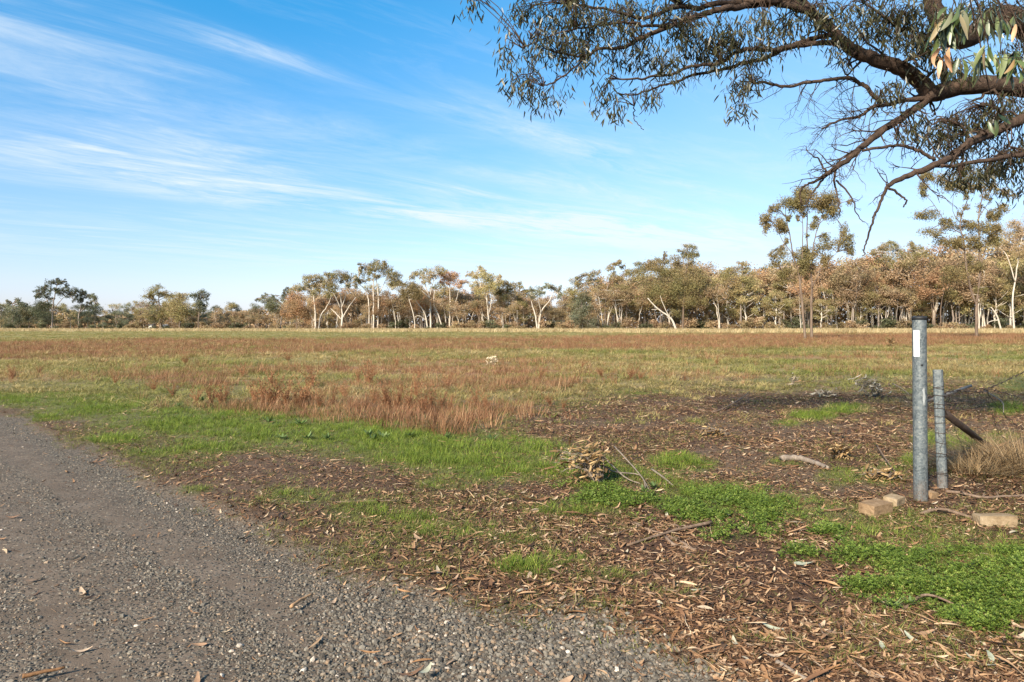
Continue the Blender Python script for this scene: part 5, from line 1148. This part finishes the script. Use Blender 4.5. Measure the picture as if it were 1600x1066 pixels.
limb([(1640, 235), (1600, 242), (1580, 244), (1535, 251), (1497, 259), (1471, 259)], 12, 6, 8.4, 8.2, 5, start=tp[10])
limb([(1497, 259), (1502, 278), (1512, 290), (1522, 302)], 4, 1.5, 8.2, 8.2, 3, (6, 14))
limb([(1482, 130), (1470, 100), (1440, 70), (1410, 50), (1380, 25), (1350, 5)], 10, 3, 8.8, 8.4, 20)
limb([(1404, 105), (1385, 90), (1350, 60), (1330, 30)], 6, 2, 8.6, 8.5, 14)
limb([(1513, 220), (1500, 195), (1470, 190), (1450, 200)], 6, 2, 8.5, 8.4, 12)
limb([(1573, 197), (1560, 170), (1530, 165), (1500, 175)], 7, 2, 8.6, 8.4, 12)
ALLP = [p for c in LIMBS for p in c[2:]]
CL = [(748, -2, 12, 5, 16), (815, 15, 18, 22, 110), (808, 78, 13, 12, 60), (822, 128, 9, 15, 60), (834, 140, 6, 11, 40), (808, 122, 5, 12, 26), (855, 25, 28, 24, 190), (872, 70, 26, 18, 150), (845, 62, 18, 18, 100), (862, 148, 12, 7, 30), (898, 15, 28, 20, 180), (905, 58, 20, 26, 150), (915, 88, 18, 16, 100), (945, 30, 25, 20, 150), (965, 82, 16, 16, 70), (950, 152, 14, 18, 80), (960, 165, 8, 10, 34),
      (1000, 55, 20, 24, 130), (1015, 88, 20, 16, 80), (1011, 146, 7, 12, 36), (1040, 95, 20, 17, 120), (1065, 55, 18, 20, 120), (1060, 15, 25, 12, 120), (985, 10, 24, 12, 120), (1025, 5, 20, 10, 90), (1100, 45, 28, 16, 150), (1110, 72, 24, 20, 170), (1150, 50, 28, 18, 170), (1140, 85, 18, 12, 70), (1155, 132, 10, 12, 40), (1160, 165, 7, 9, 26), (1190, 40, 28, 20, 160), (1185, 88, 16, 14, 70), (1178, 118, 12, 18, 80), (1198, 66, 14, 12, 60),
      (1240, 45, 24, 22, 130), (1226, 18, 20, 12, 90), (1290, 18, 28, 14, 130), (1302, 52, 14, 16, 60), (1311, 72, 10, 13, 40), (1340, 22, 32, 18, 180), (1360, 52, 28, 18, 150), (1390, 28, 32, 24, 200), (1410, 60, 32, 18, 180), (1430, 18, 28, 18, 170), (1440, 82, 32, 18, 160), (1462, 50, 28, 28, 190), (1400, 133, 20, 12, 80), (1385, 148, 14, 8, 40), (1488, 108, 26, 16, 120), (1500, 198, 36, 20, 220), (1470, 212, 26, 16, 140), (1450, 203, 20, 12, 80), (1530, 188, 36, 24, 240), (1570, 168, 36, 24, 240),
      (1492, 236, 20, 10, 70), (1540, 268, 28, 14, 150), (1578, 258, 28, 20, 190), (1500, 272, 22, 12, 90), (1592, 228, 22, 26, 170), (1560, 15, 46, 24, 240), (1590, 80, 24, 24, 120), (1520, 20, 30, 20, 150), (1600, 290, 20, 12, 80), (1440, 182, 20, 10, 60), (1415, 200, 10, 8, 24), (1548, 235, 30, 14, 110),
      (1640, 60, 40, 50, 160), (1660, 200, 40, 60, 160), (790, -35, 20, 16, 40), (900, -40, 60, 24, 200), (1050, -40, 70, 24, 220), (1250, -40, 80, 24, 240), (1420, -40, 70, 24, 220)]
tw = MB(); LP = []; LD = []
for (px_, py_, rx, ry, n) in CL:
    y = 8.2 + .5 * (px_ - 1100) / 500 + random.uniform(-.35, .35); q = W3(px_, py_, y); s = y / F
    near = min(ALLP, key=lambda p: (p - q).length + .4 * max(0, q.z - p.z))
    for k in range(max(4, n // 12)):
        e = q + Vector((random.gauss(0, .68) * rx * s, random.gauss(0, .5) * max(rx, 14) * s, random.gauss(.15, .5) * ry * s))
        mid = (near + e) / 2 + Vector((random.gauss(0, .05), random.gauss(0, .05), .06 + random.uniform(0, .08)))
        c = curve_pts([near, mid, e, e + Vector((random.gauss(0, .03), random.gauss(0, .03), -.09))], 3, .006)
        tw.tube(c, [.0065, .006, .0055, .005, .0045, .004, .0035, .003, .0025, .002][:len(c)], 4)
        for j in range(18):
            i = random.randrange(len(c) // 2, len(c)); LP.append(c[i] + Vector((random.gauss(0, .07), random.gauss(0, .07), random.gauss(-.03, .06))))
            d = Vector((random.gauss(0, .6), random.gauss(0, .6), -1.0)); LD.append(d.normalized())
o = link('twigs', tw.mesh('twigs', M['bigbark']), gum); o['kind'] = 'stuff'
LP = np.array([tuple(p) for p in LP]); LD = np.array([tuple(p) for p in LD]); n = len(LP)
LL = rng.uniform(.07, .135, n); LW = LL * rng.uniform(.12, .19, n)
E = np.cross(LD, rng.normal(size=(n, 3))); E /= np.linalg.norm(E, axis=1)[:, None] + 1e-9
Nn = np.cross(LD, E)
big = np.argsort(-LL)[:200]; rest = np.setdiff1d(np.arange(n), big)
bw = E * 0
def six(ix):
    P = LP[ix]; d = LD[ix]; e = E[ix]; nn = Nn[ix]; L = LL[ix][:, None]; w = LW[ix][:, None]
    cv = nn * L * .12
    return np.stack([P, P + d * L * .3 + e * w * .5 + cv * .6, P + d * L * .65 + e * w * .4 + cv * .7, P + d * L, P + d * L * .65 - e * w * .4 + cv * .7, P + d * L * .3 - e * w * .5 + cv * .6], 1).reshape(-1, 3)
o = link('foliage', quads_mesh('foliage', six(rest), 6, M['gumleaf']), gum); o['kind'] = 'stuff'
lm = [leaf_obj_mesh('leaf', M['gumleaf'], 1.0, .15, random.uniform(-.3, .5), random.uniform(-.8, .8), random.uniform(-.5, .5), 5) for _ in range(4)]
for i in big:
    o = link('leaf', random.choice(lm), gum); d = Vector(LD[i]); e = Vector(E[i]); nn = d.cross(e)
    Mx = Matrix((d, e, nn)).transposed().to_4x4(); Mx.translation = Vector(LP[i]) + d * LL[i] * .5
    o.matrix_local = Mx @ Matrix.Scale(LL[i], 4)
# the spray of large leaves hanging close to the camera, on its own limb above the frame
nb = MB(); c = curve_pts([tp[15], Vector((6.8, 6.0, 5.2)) - TB, Vector((4.4, 4.0, 4.6)) - TB, Vector((2.6, 3.3, 3.75)) - TB, Vector((1.9, 3.1, 3.45)) - TB], 5, .01)
nb.tube(c, [.06 - .05 * i / (len(c) - 1) for i in range(len(c))], 8); hang = c[-8:]
SPR = [(1490, -5, 3.0, 1486, 24, 30, 24), (1500, -5, 3.0, 1502, 20, 14, 18), (1530, 20, 3.2, 1552, 35, 7, 14), (1545, 76, 3.2, 1528, 84, 16, 24), (1590, 66, 3.1, 1578, 88, 24, 24), (1600, 60, 3.0, 1598, 90, 20, 20), (1555, 180, 3.3, 1553, 186, 3, 5), (1560, 5, 3.2, 1545, 8, 7, 20), (1600, 20, 3.1, 1594, 20, 6, 10)]
nlm = [leaf_obj_mesh('leaf', M['freshleaf'], .125, .0245, random.uniform(-.4, .5), random.uniform(-.9, .9), random.uniform(-.5, .5), 6) for _ in range(5)]
dlm = [leaf_obj_mesh('leaf', M['deadleaf'], .085, .026, random.uniform(.4, 1.2), random.uniform(-1.5, 1.5), .3, 5) for _ in range(2)]
def hang_leaf(p, d, me, s):
    d = d.normalized(); e = d.cross(Vector((random.gauss(0, 1), random.gauss(0, 1) - .6, random.gauss(0, .3)))).normalized(); nn = d.cross(e)
    Mx = Matrix((d, e, nn)).transposed().to_4x4(); Mx.translation = p + d * .06 * s
    o = link('leaf', me, gum); o.matrix_local = Mx @ Matrix.Scale(s, 4); return o
for (sx, sy, y, ex, ey, nl, sp) in SPR:
    p0 = W3(sx, sy, y); h = min(hang, key=lambda v: (v - p0).length); p1 = W3(ex, ey, y)
    cc = curve_pts([h, (h + p0) / 2 + Vector((0, 0, .04)), p0, p1], 5, .003); nb.tube(cc, [.0045 - .003 * i / (len(cc) - 1) for i in range(len(cc))], 5)
    for k in range(nl):
        q = p1 + Vector((random.gauss(0, sp * .5) * y / F, random.gauss(0, .04), random.gauss(0, sp * .35) * y / F))
        nb.tube([p1, q], .0012, 4)
        hang_leaf(q, Vector((random.gauss(-.1, .4), random.gauss(0, .35), -1)), random.choice(nlm), random.uniform(.6, 1.05))
for (px_, py_, d) in [(1466, 68, (-.3, 0, -1)), (1470, 82, (.25, 0, -1)), (1470, 84, (-.1, 0, -1)), (1478, 68, (.2, 0, -1)), (1474, 80, (.5, .1, -1)), (1588, 34, (-.2, 0, -1)), (1560, 85, (0, 0, -1))]:
    hang_leaf(W3(px_, py_, 3.0), Vector(d), random.choice(dlm), random.uniform(.8, 1.1))
link('branch', nb.mesh('branch', M['bigbark']), gum)
